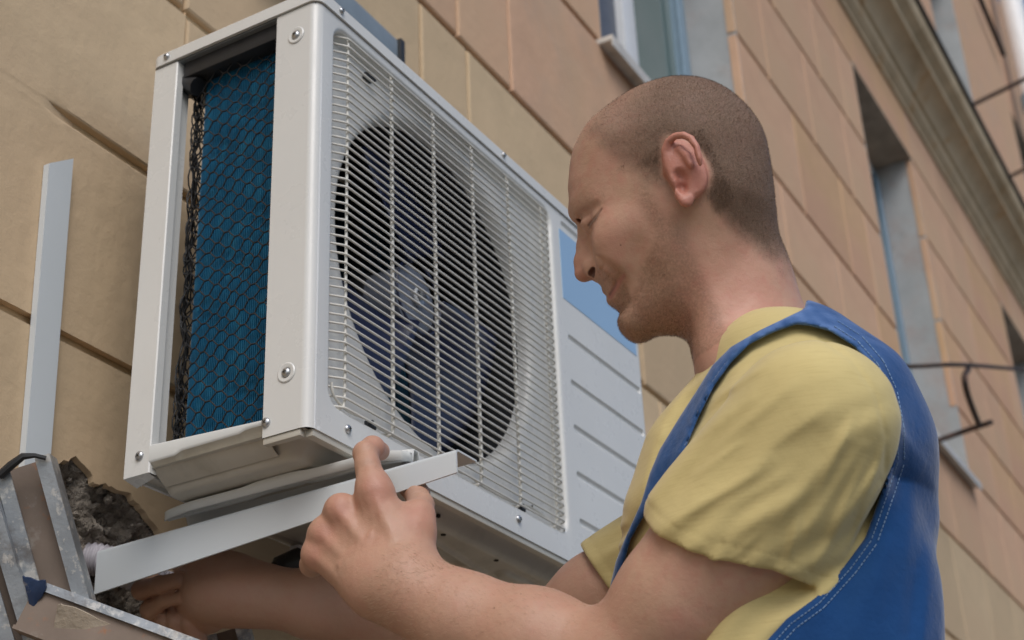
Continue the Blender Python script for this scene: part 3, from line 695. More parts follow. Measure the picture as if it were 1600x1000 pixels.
# ------------------------------------------------------------------ angle bar held under the unit
M['bar'] = mat('white_painted_steel', (.60, .64, .66), .32, noise=(5, .03), bump=[(7, .03, .01)], coat=.1, dirt=[((.5, .5, .46), 9, .6, .75, .3)])
def angle_bar(name, A, Bv, wx, wz0, wz1, t, label, cat, side_dir=(1, 0, 0)):
    """L section from A along Bv: hanging flange (wz0 deep at A, wz1 at the end), top flange going sideways"""
    A, Bv = np.array(A, float), np.array(Bv, float); L_ = np.linalg.norm(Bv); d = Bv/L_
    sdr = np.array(side_dir, float); sdr -= d*np.dot(sdr, d); sdr /= np.linalg.norm(sdr); dn = np.cross(d, sdr); dn = dn if dn[2] < 0 else -dn
    r_ = .0055; V = []; K = 12
    for e in range(K+1):
        w_ = wz0+(wz1-wz0)*e/K
        arc_o = [(r_-r_*math.cos(a), r_-r_*math.sin(a)) for a in np.linspace(0, math.pi/2, 7)]; ri = r_-t
        arc_i = [(r_-ri*math.cos(a), r_-ri*math.sin(a)) for a in np.linspace(math.pi/2, 0, 7)]
        pr = [(0, w_)]+arc_o+[(wx, 0), (wx, t)]+arc_i+[(t, w_)]; V += [sdr*x+dn*y+Bv*e/K for x, y in pr]
    n = len(pr); m = MB()
    m.add(V, [(e*n+i, e*n+(i+1) % n, (e+1)*n+(i+1) % n, (e+1)*n+i) for e in range(K) for i in range(n)])
    h = 10   # end caps as strips between the outer and inner outline
    for e in (0, K): m.add([V[e*n+i] for i in range(n)], [(i, i+1, n-2-i, n-1-i) for i in range(n//2-1)])
    o = m.build(name, M['bar'], angle=30, weld=.00001); o.location = Vector(A); tag(o, label, cat); return o
p0 = on_plane(712, 700, (0.066, 0, 0), np.array([1., 0, 0])); p1 = on_plane(120, 868, (0.066, 0, 0), np.array([1., 0, 0]))
print('bar', p0, p1, p0-[0, 0, Z0])
p1 = p0+(p1-p0)*(.352-p0[1])/(p1[1]-p0[1])
angle_bar('angle_bar', p0, p1-p0, .041, .0265, .0530, .0022, 'long white steel angle bar held under the outdoor unit by both hands', 'metal bar')
# ------------------------------------------------------------------ second white strip leaning on the wall
a, b = onf(77, 255, -.010), onf(40, 705, -.010)
dirv = b-a; L_ = np.linalg.norm(dirv); dirv /= L_
m = MB(); pr = [(0, 0), (.038, .0), (.038, .002), (.002, .002), (.002, .009), (0, .009)]
ee = fw(1, 0, 0)-fw(0, 0, 0); nwv = np.array([-math.sin(DW), math.cos(DW), 0])
top = [(0, 0), (.0385, .010)]
V = []
for (x, y) in pr: V.append(ee*x+nwv*(y)+np.array([0, 0, 1.])*(x*.72))
for (x, y) in pr: V.append(ee*x+nwv*(y)+dirv*(L_+.09))
k6 = len(pr); m.add(V, [tuple(range(k6)), tuple(range(2*k6-1, k6-1, -1))]+[(i, (i+1) % k6, k6+(i+1) % k6, k6+i) for i in range(k6)])
o = m.build('angle_bar', M['bar'], angle=30); o.location = Vector(a); tag(o, 'short white steel angle bar standing upright against the yellow wall behind the ladder', 'metal bar')
# ------------------------------------------------------------------ the man: sculpted with distance fields
def smin(a, b, k):
    h = np.maximum(k-np.abs(a-b), 0)/k; return np.minimum(a, b)-h*h*k*.25
def smax(a, b, k): return -smin(-a, -b, k)
def cone(p, a, b, ra, rb):
    a = np.asarray(a, float); b = np.asarray(b, float); d = b-a; q = p-a
    t = np.clip(q@d/(d@d+1e-12), 0, 1); return np.linalg.norm(q-t[:, None]*d, axis=1)-(ra+(rb-ra)*t)
def ell(p, c, r, R=None):
    q = p-np.asarray(c, float)
    if R is not None: q = q@R      # columns of R are the local axes
    r = np.asarray(r, float); k0 = np.linalg.norm(q/r, axis=1); k1 = np.linalg.norm(q/(r*r), axis=1)+1e-9
    return k0*(k0-1)/k1
def chain(p, pts, k=.012):
    d = None
    for (a, ra), (b, rb) in zip(pts[:-1], pts[1:]):
        c = cone(p, a, b, ra, rb); d = c if d is None else smin(d, c, k)
    return d
def nets(field, lo, hi, h, refine=2, block=8, margin=1.9):
    lo = np.array(lo, float); hi = np.array(hi, float); N = block
    # coarse test, two levels
    B = h*N; nb = np.ceil((hi-lo)/B).astype(int)
    big = 4; nB = np.ceil(nb/big).astype(int)
    I = np.stack(np.meshgrid(*[np.arange(k) for k in nB], indexing='ij'), -1).reshape(-1, 3)
    c = lo+(I+.5)*B*big; v = field(c); I = I[np.abs(v) < B*big*.87*margin]
    off = np.stack(np.meshgrid(*[np.arange(big)]*3, indexing='ij'), -1).reshape(-1, 3)
    I = (I[:, None]*big+off).reshape(-1, 3); c = lo+(I+.5)*B; v = field(c); I = I[np.abs(v) < B*.87*margin]
    # samples
    g = np.stack(np.meshgrid(*[np.arange(N+1)]*3, indexing='ij'), -1).reshape(-1, 3)
    vals = np.empty((len(I), (N+1)**3), np.float32)
    CH = 1500
    for s in range(0, len(I), CH):
        idx = (I[s:s+CH, None]*N+g).reshape(-1, 3); vals[s:s+CH] = field(lo+idx*h).reshape(-1, (N+1)**3)
    keep = (vals.min(1) < 0) & (vals.max(1) >= 0); I = I[keep]; V = vals[keep].reshape(-1, N+1, N+1, N+1)
    S = V < 0
    corners = [(i, j, k) for i in (0, 1) for j in (0, 1) for k in (0, 1)]
    cs = np.stack([S[:, i:N+i, j:N+j, k:N+k] for i, j, k in corners], -1); act = cs.any(-1) & ~cs.all(-1)
    bi, x, y, z = np.nonzero(act); cell = I[bi]*N+np.stack([x, y, z], -1)
    cv = np.stack([V[bi, x+i, y+j, z+k] for i, j, k in corners], -1)
    pos = np.zeros((len(bi), 3)); cnt = np.zeros(len(bi))
    for a in range(8):
        for b in range(a+1, 8):
            ca, cb_ = np.array(corners[a]), np.array(corners[b])
            if abs(ca-cb_).sum() != 1: continue
            va, vb = cv[:, a], cv[:, b]; m_ = (va < 0) != (vb < 0); t = np.where(m_, va/(va-vb+1e-20), 0)
            pos += m_[:, None]*(ca+(cb_-ca)*t[:, None]); cnt += m_
    pos = lo+(cell+pos/cnt[:, None])*h
    K = np.array(nb)*N+5+big*N; key = lambda c_: (c_[:, 0]*K[1]+c_[:, 1])*K[2]+c_[:, 2]
    kk = key(cell); order = np.argsort(kk); ks = kk[order]
    def look(c_):
        q = key(c_); i = np.clip(np.searchsorted(ks, q), 0, len(ks)-1); return np.where(ks[i] == q, order[i], -1)
    F = []
    for ax in range(3):
        e = [0, 0, 0]; e[ax] = 1
        A_ = S[:, :N, :N, :N]; B_ = S[:, e[0]:N+e[0], e[1]:N+e[1], e[2]:N+e[2]]
        bi2, x, y, z = np.nonzero(A_ != B_); c0 = I[bi2]*N+np.stack([x, y, z], -1); flip = A_[bi2, x, y, z]
        u = np.zeros(3, int); w_ = np.zeros(3, int); u[(ax+1) % 3] = 1; w_[(ax+2) % 3] = 1
        q = np.stack([look(c0-u-w_), look(c0-w_), look(c0), look(c0-u)], -1); ok = (q >= 0).all(1); q = q[ok]; fl = flip[ok]
        q[~fl] = q[~fl][:, ::-1]; F.append(q)
    F = np.concatenate(F)
    for _ in range(refine):
        e = .4*h; k4 = np.array([[1, -1, -1], [-1, -1, 1], [-1, 1, -1], [1, 1, 1]], float)
        G = sum(field(pos+e*k_)[:, None]*k_ for k_ in k4)/(4*e); f0 = field(pos); n2 = (G*G).sum(1)+1e-4
        st = -(f0/n2)[:, None]*G; L_ = np.linalg.norm(st, axis=1, keepdims=True)+1e-12; pos = pos+st*np.minimum(1, .6*h/L_)
    return pos, F
def refine_quads(pos, F, sel, fld, h):
    """split the chosen quads in four and put the new points on the surface"""
    Q = F[sel]; E = np.stack([Q, np.roll(Q, -1, 1)], -1).reshape(-1, 2); Es = np.sort(E, 1); key = Es[:, 0].astype(np.int64)*(len(pos)+1)+Es[:, 1]
    u, first, inv = np.unique(key, return_index=True, return_inverse=True); mid = (pos[Es[first, 0]]+pos[Es[first, 1]])/2; cen = pos[Q].mean(1)
    new = np.concatenate([mid, cen]); e = .3*h; k4 = np.array([[1, -1, -1], [-1, -1, 1], [-1, 1, -1], [1, 1, 1]], float)
    for _ in range(2):
        G = sum(fld(new+e*k_)[:, None]*k_ for k_ in k4)/(4*e); f0 = fld(new); st = -(f0/((G*G).sum(1)+1e-4))[:, None]*G
        L_ = np.linalg.norm(st, axis=1, keepdims=True)+1e-12; new = new+st*np.minimum(1, .5*h/L_)
    n0 = len(pos); mi = n0+inv.reshape(-1, 4); ci = n0+len(mid)+np.arange(len(Q))
    sub = np.concatenate([np.stack([Q[:, k], mi[:, k], ci, mi[:, (k+3) % 4]], 1) for k in range(4)])
    return np.concatenate([pos, new]), np.concatenate([F[~sel], sub])
def to_mesh(name, pos, F, origin):
    me = bpy.data.meshes.new(name); n = len(pos); me.vertices.add(n); me.vertices.foreach_set('co', (pos-origin).astype(np.float32).ravel())
    me.loops.add(len(F)*4); me.loops.foreach_set('vertex_index', F.astype(np.int32).ravel())
    me.polygons.add(len(F)); me.polygons.foreach_set('loop_start', np.arange(0, len(F)*4, 4, dtype=np.int32)); me.polygons.foreach_set('loop_total', np.full(len(F), 4, np.int32))
    me.polygons.foreach_set('use_smooth', np.ones(len(F), bool)); me.update(calc_edges=True); me.validate(); return me
def attr(me, name, v):
    a = me.attributes.new(name, 'FLOAT', 'POINT'); a.data.foreach_set('value', v.astype(np.float32))
def P2(px, py, dep): return P(px, py, dep)
# ---- head frame: x to the face, y to his left ear (towards the camera), z to the crown
HO_EAR = P(1063, 284, 1.49)
vb = -ray(1063, 284); vb /= np.linalg.norm(vb); vr = CR-vb*np.dot(CR, vb); vr /= np.linalg.norm(vr); vu = np.cross(vb, vr)
HB = np.array([-.09, .915, -.393]); HB /= np.linalg.norm(HB)
hx = np.array([-.9, -.436]); hx = hx/np.linalg.norm(hx)*math.sqrt(1-HB[0]**2)
zl = math.sqrt(1-HB[2]**2); rhs = -HB[0]*HB[2]; base_a = math.atan2(hx[1], hx[0]); dlt = math.acos(rhs/(zl*np.linalg.norm(hx)))
za = base_a-dlt; hz = zl*np.array([math.cos(za), math.sin(za)])
HX = hx[0]*vr+hx[1]*vu+HB[0]*vb; HZ = hz[0]*vr+hz[1]*vu+HB[2]*vb; HY = np.cross(HZ, HX)
HR = np.stack([HX, HY, HZ], 1)                 # head -> world columns
HO = HO_EAR-HY*.070
def hp2(px, py, y=0.):
    q = on_plane(px, py, HO+HY*y, HY)-HO; return np.array([q@HX, q@HZ])
# side profile traced on the median plane (photo pixels), skull part shrunk for the slanting view
def crv(pts, n=6):
    P_ = [pts[-1]]+list(pts)+[pts[0], pts[1]]; out = []
    for i in range(1, len(P_)-2):
        a, b, c, d = (np.array(P_[i+k], float) for k in (-1, 0, 1, 2))
        for k in range(n):
            t = k/n; out.append(.5*((2*b)+(-a+c)*t+(2*a-5*b+4*c-d)*t*t+(-a+3*b-3*c+d)*t**3))
    return np.array(out)
skull_px = [(893, 324), (889.5, 300), (890, 285), (893, 250), (902.5, 222), (925, 187), (960, 155), (1000, 130), (1045, 116), (1080, 115), (1110, 121), (1142, 137), (1172, 165), (1192, 197), (1201, 230), (1203, 265), (1200, 300), (1190, 335)]
face_px = [(1130, 420), (1085, 490), (1052, 514), (1016, 526), (995, 532), (980, 525), (970, 510), (971.6, 495), (968, 487.5), (959, 480), (951.5, 469), (950.5, 462), (946, 457), (939, 447), (933, 440), (933, 425), (931, 405), (925, 385), (917, 365), (907, 352), (897, 338)]
def hz_fix(q, px, py):
    return q
prof = []
for (px, py) in skull_px:
    q = hp2(px, py); k = .945 if q[1] > 0 else 1; prof.append((q[0]*(1 if q[0] > 0 else .985), q[1]*k))
for (px, py) in face_px: prof.append(tuple(hp2(px, py)))
prof = crv(prof, 5)
print('head profile x', prof[:, 0].min(), prof[:, 0].max(), 'z', prof[:, 1].min(), prof[:, 1].max())
gx = np.arange(-.16, .17, .001); gz = np.arange(-.20, .18, .001); GX, GZ = np.meshgrid(gx, gz, indexing='ij')
def poly_sdf(poly, X_, Z_):
    d = np.full(X_.shape, 1e9); ins = np.zeros(X_.shape, bool)
    for (ax_, az_), (bx_, bz_) in zip(poly, np.roll(poly, -1, 0)):
        ex, ez = bx_-ax_, bz_-az_; wx, wz = X_-ax_, Z_-az_; t = np.clip((wx*ex+wz*ez)/(ex*ex+ez*ez+1e-12), 0, 1)
        d = np.minimum(d, (wx-ex*t)**2+(wz-ez*t)**2)
        c = (az_ > Z_) != (bz_ > Z_); xi = ax_+(Z_-az_)/(bz_-az_+1e-12)*ex; ins ^= c & (X_ < xi)
    return np.where(ins, -1, 1)*np.sqrt(d)
PS = -poly_sdf(prof, GX, GZ)           # depth inside the profile
WK = np.array([(-.10, .03, .052), (-.085, .06, .058), (-.05, .05, .0745), (0, .06, .0755), (.05, .07, .067), (.085, .06, .054), (.0, .11, .062), (-.05, .0, .071), (-.02, -.02, .066), (0, 0, .070), (.05, .01, .0680), (.085, .01, .057), (.03, -.05, .0585),
               (.055, -.03, .063), (.0, -.06, .055), (.08, -.05, .041), (.085, -.09, .034), (.055, -.085, .042), (.1, -.03, .036), (.10, .02, .050), (.09, -.115, .032), (.03, -.09, .048), (-.06, -.06, .056), (.105, -.06, .027)])
DK = np.array([(-.08, .04, .072), (0, .1, .075), (.08, .07, .055), (.09, .02, .040), (.09, -.03, .034), (.09, -.09, .040), (.03, -.08, .032), (0, -.03, .06), (.05, -.1, .026), (-.06, -.06, .06)])
def rbf(K_, s=.028):
    num = np.zeros(GX.shape); den = np.zeros(GX.shape)+1e-9
    for x, z, v in K_: w_ = np.exp(-((GX-x)**2+(GZ-z)**2)/(2*s*s))+1e-6; num += w_*v; den += w_
    return num/den
WG, DG = rbf(WK, .022), rbf(DK)
def lut(T, x, z):
    fx = np.clip((x-gx[0])/.001, 0, len(gx)-1.001); fz = np.clip((z-gz[0])/.001, 0, len(gz)-1.001); i = fx.astype(int); j = fz.astype(int); u = fx-i; v = fz-j
    return (T[i, j]*(1-u)+T[i+1, j]*u)*(1-v)+(T[i, j+1]*(1-u)+T[i+1, j+1]*u)*v
def H3(px, py, y):      # photo pixel on the plane y of the head -> head coordinates
    q = hp2(px, py, y); return np.array([q[0], y, q[1]])
# ear in head coordinates, traced on y = .074
EY = .073
def E3(px, py, y): return H3(px, py, y)
helix = [E3(*q) for q in [(1044, 268, .0725), (1041, 250, .077), (1039, 235, .080), (1044, 221, .083), (1055, 212.5, .0855), (1068, 211, .088), (1080, 217, .090), (1088, 230, .091), (1092, 247, .0905), (1093, 265, .089), (1091, 283, .086), (1086, 298, .083), (1080, 309, .0805)]]
antih = [E3(*q) for q in [(1062, 232, .081), (1073, 243, .083), (1079, 258, .084), (1079, 274, .083), (1074, 287, .081), (1069, 293, .079)]]
lobe = [E3(1081, 303, .080), E3(1073, 312, .079), E3(1064, 305, .0755)]
def ear(q, s=1):
    d = None
    for a, b in zip(helix[:-1], helix[1:]):
        c = cone(q, a, b, .0034, .0034); d = c if d is None else np.minimum(d, c)
    c0 = E3(1070, 262, .076)
    Rr = np.stack([np.array([.96, .28, 0]), np.array([-.28, .96, 0]), np.array([0, 0, 1.])], 1)
    plate = ell(q, c0, (.0165, .0042, .030), Rr)
    d = smin(d, plate, .006)
    d = smin(d, chain(q, [(antih[i], .0031) for i in range(6)], .003), .004)
    d = smin(d, chain(q, [(lobe[0], .0052), (lobe[1], .0068), (lobe[2], .0058)], .004), .006)
    d = smin(d, ell(q, E3(1072, 270, .0705), (.017, .010, .026)), .009)
    d = smax(d, -ell(q, E3(1062, 276, .0835), (.0062, .0085, .0085)), .0035)      # concha
    d = smax(d, -ell(q, E3(1064, 290, .080), (.0042, .0080, .0058)), .003)
    d = smax(d, -chain(q, [(E3(1052, 232, .0885), .0024), (E3(1063, 222, .0905), .0026), (E3(1079, 232, .0935), .0024), (E3(1086, 255, .0935), .0022), (E3(1085, 278, .0905), .0018)], .003), .0025)
    d = smin(d, ell(q, E3(1053, 281, .0765), (.0035, .0040, .0065)), .004)       # tragus
    return d
def fnoise(p, sc, seed=0):
    r_ = np.random.default_rng(seed); s = 0
    for k in range(5):
        v = r_.normal(size=3); v /= np.linalg.norm(v); s = s+np.sin(p@v*sc*(1+.37*k)+r_.uniform(0, 6.28))
    return s/5
N_TIP = hp2(903, 428); N_BR = hp2(907, 365)
# nose outline lies on the median plane
NT = np.array([*hp2(909, 428)]); 
A3 = lambda px, py, yy: H3(px, py, yy)
SOCK = [ell]  # placeholder so that the list of masses stays readable
def headbase(q):
    x, y, z = q[:, 0], q[:, 1], q[:, 2]; ay = np.abs(y)
    dI = lut(PS, x, z); W = lut(WG, x, z); D = lut(DG, x, z)
    g = (ay/W)**2+np.where(dI > D, 0, (1-dI/D))**2-1
    f = g*.5*np.minimum(W, D)
    qs = np.stack([x, ay, z], -1); A = A3
    f = smin(f, chain(qs, [(A(904, 333, .010), .0072), (A(915, 323, .024), .0074), (A(938, 312, .040), .0060)], .006), .014)
    f = smin(f, ell(qs, A(964, 364, .047), (.022, .011, .014)), .020)
    f = smin(f, ell(qs, A(962, 402, .037), (.018, .013, .018)), .020)
    f = smin(f, ell(qs, A(990, 506, .006), (.008, .016, .010)), .016)
    # eye socket and the closed lid
    f = smax(f, -ell(qs, A(914, 351, .029), (.0115, .0125, .0080)), .012)
    f = smin(f, ell(qs, A(925, 346, .0265), (.0120, .0125, .0115)), .006)
    # nose: bridge, tip, wing
    n3 = chain(qs, [(A(912, 362, 0), .0065), (A(914, 385, 0), .0076), (A(911.5, 408, 0), .0086), (A(912.5, 426, 0), .0098)], .006)
    n3 = smin(n3, cone(qs, A(921, 385, .004), A(926, 414, .008), .0085, .0105), .008)
    n3 = smin(n3, ell(qs, A(929.5, 419, .0130), (.0100, .0070, .0092)), .005)
    f = smin(f, n3, .007)
    f = smax(f, -ell(qs, A(908, 338, .0135), (.0040, .0058, .0052)), .007)
    # lips
    f = smin(f, chain(qs, [(A(949, 454, .002), .0042), (A(953, 450, .010), .0040), (A(961, 441, .019), .0026), (A(966, 435, .025), .0015)], .003), .005)
    f = smin(f, chain(qs, [(A(956.5, 469, .002), .0050), (A(960, 462, .010), .0050), (A(964, 450, .018), .0036), (A(967, 439, .025), .0015)], .003), .005)
    return f
def SF(px, py, off=0.):
    """the point of the head's near surface seen at photo pixel px, py, pushed off outwards"""
    ys = np.linspace(.10, -.02, 241); pts = np.array([H3(px, py, y_) for y_ in ys]); v = headbase(pts); i = int(np.argmax(v < 0))
    if i == 0: return pts[-60]
    t = v[i-1]/(v[i-1]-v[i]); b = pts[i-1]+(pts[i]-pts[i-1])*t
    return b+np.array([0, off, 0])
def track(pts, off, sub=4):
    P_ = [pts[0]]+list(pts)+[pts[-1]]; out = []
    for i in range(1, len(P_)-2):
        a, b, c, d = (np.array(P_[i+k], float) for k in (-1, 0, 1, 2))
        for k in range(sub):
            t = k/sub; out.append(.5*((2*b)+(-a+c)*t+(2*a-5*b+4*c-d)*t*t+(-a+3*b-3*c+d)*t**3))
    out.append(np.array(pts[-1], float)); S_ = np.array([SF(a, b, off) for a, b, r_ in out])
    for _ in range(3): S_[1:-1, 1] = (S_[:-2, 1]+S_[1:-1, 1]+S_[2:, 1])/3
    return [(s_, max(r_[2], .0001)) for s_, r_ in zip(S_, out)]
LIDT = track([(920, 353.5, .0004), (924, 348, .0010), (929.5, 340.5, .0012), (935, 333, .0009), (939.5, 327, .0002)], .0004)
CUTS = [(track([(906, 341, .0002), (911, 336, .0007), (920, 329, .0007), (931, 321, .0002)], .0010), .008), (track([(932, 400, .0002), (938.5, 407, .0012), (940.5, 417, .0012), (937, 428, .0004)], .0006), .004),
        (track([(940, 409, .0002), (952, 418, .0014), (965, 430, .0016), (974, 447, .0010), (979, 470, .0002)], .0008), .009),
        (track([(962, 492, .0002), (968, 486, .0010), (976, 478, .0002)], .0004), .007)]
MOUTH = track([(951.5, 460, .0008), (954.5, 455, .0012), (959, 448, .0013), (963.5, 440, .0015), (967.5, 433.5, .0018), (970, 431, .0008)], .0001)
NOSTR = SF(924.5, 426.5, -.0010)
def headf(q):
    x, y, z = q[:, 0], q[:, 1], q[:, 2]
    f = headbase(q); qs = np.stack([x, np.abs(y), z], -1)
    m_ = (x > .02) & (f < .02)
    if m_.any():
        g = f[m_]; s = qs[m_]
        g = smax(g, -chain(s, LIDT, 1e-6), .0026)
        for tr_, k in CUTS: g = smax(g, -chain(s, tr_, 1e-6), k)
        g = smax(g, -chain(s, MOUTH, 1e-6), .0034)
        R_ = np.stack([np.array([.90, 0, -.436]), np.array([0, 1, 0.]), np.array([.436, 0, .90])], 1)
        g = smax(g, -ell(s, NOSTR, (.0078, .0060, .0037), R_), .0012)
        f[m_] = g
    m_ = (np.abs(y) > .045) & (x < .04) & (x > -.05)
    if m_.any():
        f[m_] = smax(smin(f[m_], ear(qs[m_]), .0035), -ell(qs[m_], A3(1088, 302, .089), (.014, .010, .028)), .012)
    return f
# ---- body, in world coordinates
SHL = P(1270, 655, 1.335); ELL_ = P(968, 1052, 1.365); WRL = P(602, 912, 1.475)
SHR = P(1085, 840, 1.63); ELR = P(780, 1050, 1.72); WRR = P(408, 930, 1.76)
TAZ = math.radians(-36); TF = np.array([math.sin(TAZ), math.cos(TAZ), 0.]); TL = np.array([-TF[1], TF[0], 0.])
NB = P(1182, 560, 1.47)          # base of the neck
TU = np.array([0, 0, 1.])
def tors(f_, l_, u_): return NB+TF*f_+TL*l_+TU*u_
def hand_left(p):
    w0 = P(612, 908, 1.485)
    mcp = [P(584, 768, 1.518), P(531, 797, 1.526), P(505, 833, 1.530), P(494, 866, 1.530)]
    f = None
    wr = [P(640, 888, 1.475), P(620, 903, 1.475), P(596, 918, 1.475), P(574, 930, 1.478)]
    for (m_, w_, rw, rm) in zip(mcp, wr, (.0195, .0200, .0195, .0165), (.0150, .0138, .0132, .0125)):
        c = cone(p, w_, m_+CW*.006, rw, rm); f = c if f is None else smin(f, c, .016)
    # knuckles
    for m_, r_ in zip(mcp, (.0145, .0130, .0125, .0122)): f = smin(f, ell(p, m_+CW*.004+CR*.002-CU*.001, (r_, r_, r_)), .014)
    # index over the bar, tip hooked behind the foot
    f = smin(f, chain(p, [(mcp[0], .0145), (P(575, 730, 1.535), .0118), (P(571, 708, 1.548), .0125)], .006), .012)
    f = smin(f, chain(p, [(P(571, 709, 1.550), .0125), (P(582, 700, 1.562), .0118), (P(594, 705, 1.580), .0098)], .004), .003)
    # the other fingers go under the bar, away from the camera
    for m_, a, b in ((mcp[1], (520, 812, 1.570), (560, 800, 1.615)), (mcp[2], (497, 850, 1.575), (540, 835, 1.620)), (mcp[3], (488, 882, 1.565), (530, 870, 1.612))):
        f = smin(f, chain(p, [(m_, .0135), (P(*a), .0118), (P(*b), .0105)], .006), .006)
    # thumb
    f = smin(f, chain(p, [(P(652, 872, 1.492), .019), (P(650, 830, 1.508), .0180), (P(654, 806, 1.520), .0155)], .01), .018)
    f = smin(f, chain(p, [(P(654, 806, 1.520), .0150), (P(657, 790, 1.552), .0132), (P(652, 772, 1.592), .0122), (P(634, 758, 1.63), .0105)], .005), .007)
    f = smin(f, chain(p, [(P(590, 800, 1.514), .012), (P(622, 818, 1.514), .0105), (P(645, 825, 1.512), .013)], .008), .014)   # web of the thumb
    # tendons
    for m_, w_, a_ in zip(mcp, wr, (.0021, .0025, .0023, .0018)):
        f = f-a_*np.exp(-(np.maximum(cone(p, m_-CW*.010, w_*.6+m_*.4-CW*.018, 0, 0), 0)/.0046)**2)
    for a, b in (((566, 722), (592, 726)), ((565, 729), (593, 733)), ((567, 716), (590, 719))): f = f+.0006*np.exp(-(cone(p, P(*a, 1.522), P(*b, 1.522), 0, 0)/.0022)**2)
    for (a, b, c_) in (((545, 870), (575, 850), (600, 835)), ((520, 880), (560, 890), (610, 870)), ((575, 850), (580, 815), (560, 795))):   # veins
        v = np.minimum(cone(p, P(*a, 1.487), P(*b, 1.483), 0, 0), cone(p, P(*b, 1.483), P(*c_, 1.488), 0, 0)); f = f-.0013*np.exp(-(v/.0040)**2)
    f = f+.0004*fnoise(p, 330, 12)*np.clip(1-np.linalg.norm(p-P(570, 800, 1.5), axis=1)/.12, 0, 1)
    return f
def hand_right(p):
    f = chain(p, [(P(412, 932, 1.762), .032), (P(372, 925, 1.772), .036), (P(338, 922, 1.784), .037), (P(322, 935, 1.80), .034)], .02)
    f = smin(f, chain(p, [(P(360, 898, 1.775), .020), (P(325, 882, 1.80), .020), (P(290, 885, 1.815), .015)], .01), .02)    # thumb side
    f = smin(f, chain(p, [(P(322, 960, 1.80), .022), (P(280, 950, 1.822), .019), (P(238, 915, 1.825), .014)], .01), .014)
    fing = [[(240, 912, 1.822, .0120), (221, 922, 1.800, .0112), (250, 914, 1.783, .0104), (280, 906, 1.772, .0092)],
            [(262, 965, 1.825, .0120), (235, 953, 1.798, .0115), (258, 938, 1.782, .0082), (283, 934, 1.772, .0078)],
            [(250, 958, 1.812, .009), (256, 972, 1.792, .0098), (264, 996, 1.795, .0105)],
            [(270, 955, 1.802, .009), (274, 972, 1.786, .0095), (284, 1000, 1.792, .0105)],
            [(292, 950, 1.795, .009), (297, 972, 1.784, .0110), (308, 1000, 1.790, .0120)]]
    for fg in fing:
        c = chain(p, [(P(a, b, d_), r_) for a, b, d_, r_ in fg], .004); f = smin(f, c, .0016)
    f = smin(f, cone(p, P(320, 975, 1.81), P(262, 965, 1.83), .013, .0120), .006)
    return f
def bodyf(p):
    out = np.full(len(p), 9.)
    # head
    p = np.asarray(p); q = (p-HO)@HR; m_ = (np.abs(q) < np.array([.19, .16, .20])).all(1); dh = np.linalg.norm(np.maximum(np.abs(q)-np.array([.11, .08, .12]), 0), axis=1)
    f = dh+.02
    if m_.any(): f[m_] = headf(q[m_])
    out = f
    def near(c, R): return np.linalg.norm(p-c, axis=1) < R
    M_ = near(P(1150, 480, 1.54), .25); PP = p; OUT = out; p = PP[M_]; out = OUT[M_]
    nk = smin(cone(p, P(1114, 335, 1.575), P(1194, 550, 1.53), .047, .0545), cone(p, P(1108, 400, 1.56), P(1160, 560, 1.50), .036, .046), .03)
    nk = smin(nk, cone(p, P(1120, 330, 1.545), P(1148, 430, 1.55), .042, .046), .03)
    out = smin(out, nk, .034)
    # muscle from behind the ear to the collar
    out = smin(out, cone(p, P(1112, 360, 1.518), P(1112, 540, 1.482), .007, .008), .030)
    OUT[M_] = out; p = PP; out = OUT
    M_ = near(tors(-.02, -.03, -.25), .55); p = PP[M_]; out = OUT[M_]
    tr = cone(p, NB-TU*.03, SHL, .040, .050); tr = smin(tr, cone(p, NB-TU*.03, SHR, .04, .045), .03)
    tr = smin(tr, ell(p, tors(-.01, -.06, -.20), (.09, .07, .15)), .05)
    tr = smin(tr, cone(p, tors(-.01, -.08, -.2), tors(-.01, -.06, -.55), .07, .08), .05)
    out = smin(out, tr, .035)
    OUT[M_] = out; p = PP; M_ = near(P(960, 900, 1.38), .42); p = PP[M_]; out = OUT[M_]
    al = chain(p, [(SHL, .050), (P(1150, 835, 1.345), .056), (ELL_, .049)], .03)
    al = smin(al, cone(p, P(1165, 830, 1.345), P(1070, 935, 1.35), .050, .053), .03)
    fo = chain(p, [(ELL_, .047), (P(835, 1010, 1.41), .0475), (P(720, 968, 1.445), .0395), (P(640, 925, 1.468), .0315), (P(606, 912, 1.476), .029)], .03)
    fo = smin(fo, cone(p, P(632, 930, 1.478), P(575, 905, 1.485), .026, .022), .02)
    al = smin(al, fo, .022)
    out = smin(out, al, .012)
    OUT[M_] = out; p = PP; M_ = near(P(750, 940, 1.70), .42); p = PP[M_]; out = OUT[M_]
    ar = chain(p, [(SHR, .048), (P(937, 935, 1.675), .045), (ELR, .041)], .03)
    ar = smin(ar, chain(p, [(ELR, .043), (P(640, 975, 1.735), .042), (P(500, 945, 1.755), .035), (WRR, .0325)], .03), .02)
    out = smin(out, ar, .010)
    OUT[M_] = out; p = PP; out = OUT
    d = np.linalg.norm(p-P(570, 820, 1.53), axis=1); m_ = d < .19
    if m_.any(): out[m_] = smin(out[m_], hand_left(p[m_]), .018)
    d = np.linalg.norm(p-P(310, 930, 1.79), axis=1); m_ = d < .17
    if m_.any(): out[m_] = smin(out[m_], hand_right(p[m_]), .018)
    return out
def plan(p, dep=1.36):
    """coordinates across the near side of the trunk, in photo pixels"""
    q = p-CAMP; z = q@CW; return 800+FPX*(q@CR)/z, 500-FPX*(q@CU)/z
def seg2(a, b, X, Y):
    ax_, ay_ = a; bx_, by_ = b; ex, ey = bx_-ax_, by_-ay_; t = np.clip(((X-ax_)*ex+(Y-ay_)*ey)/(ex*ex+ey*ey), 0, 1); return np.hypot(X-ax_-ex*t, Y-ay_-ey*t), t
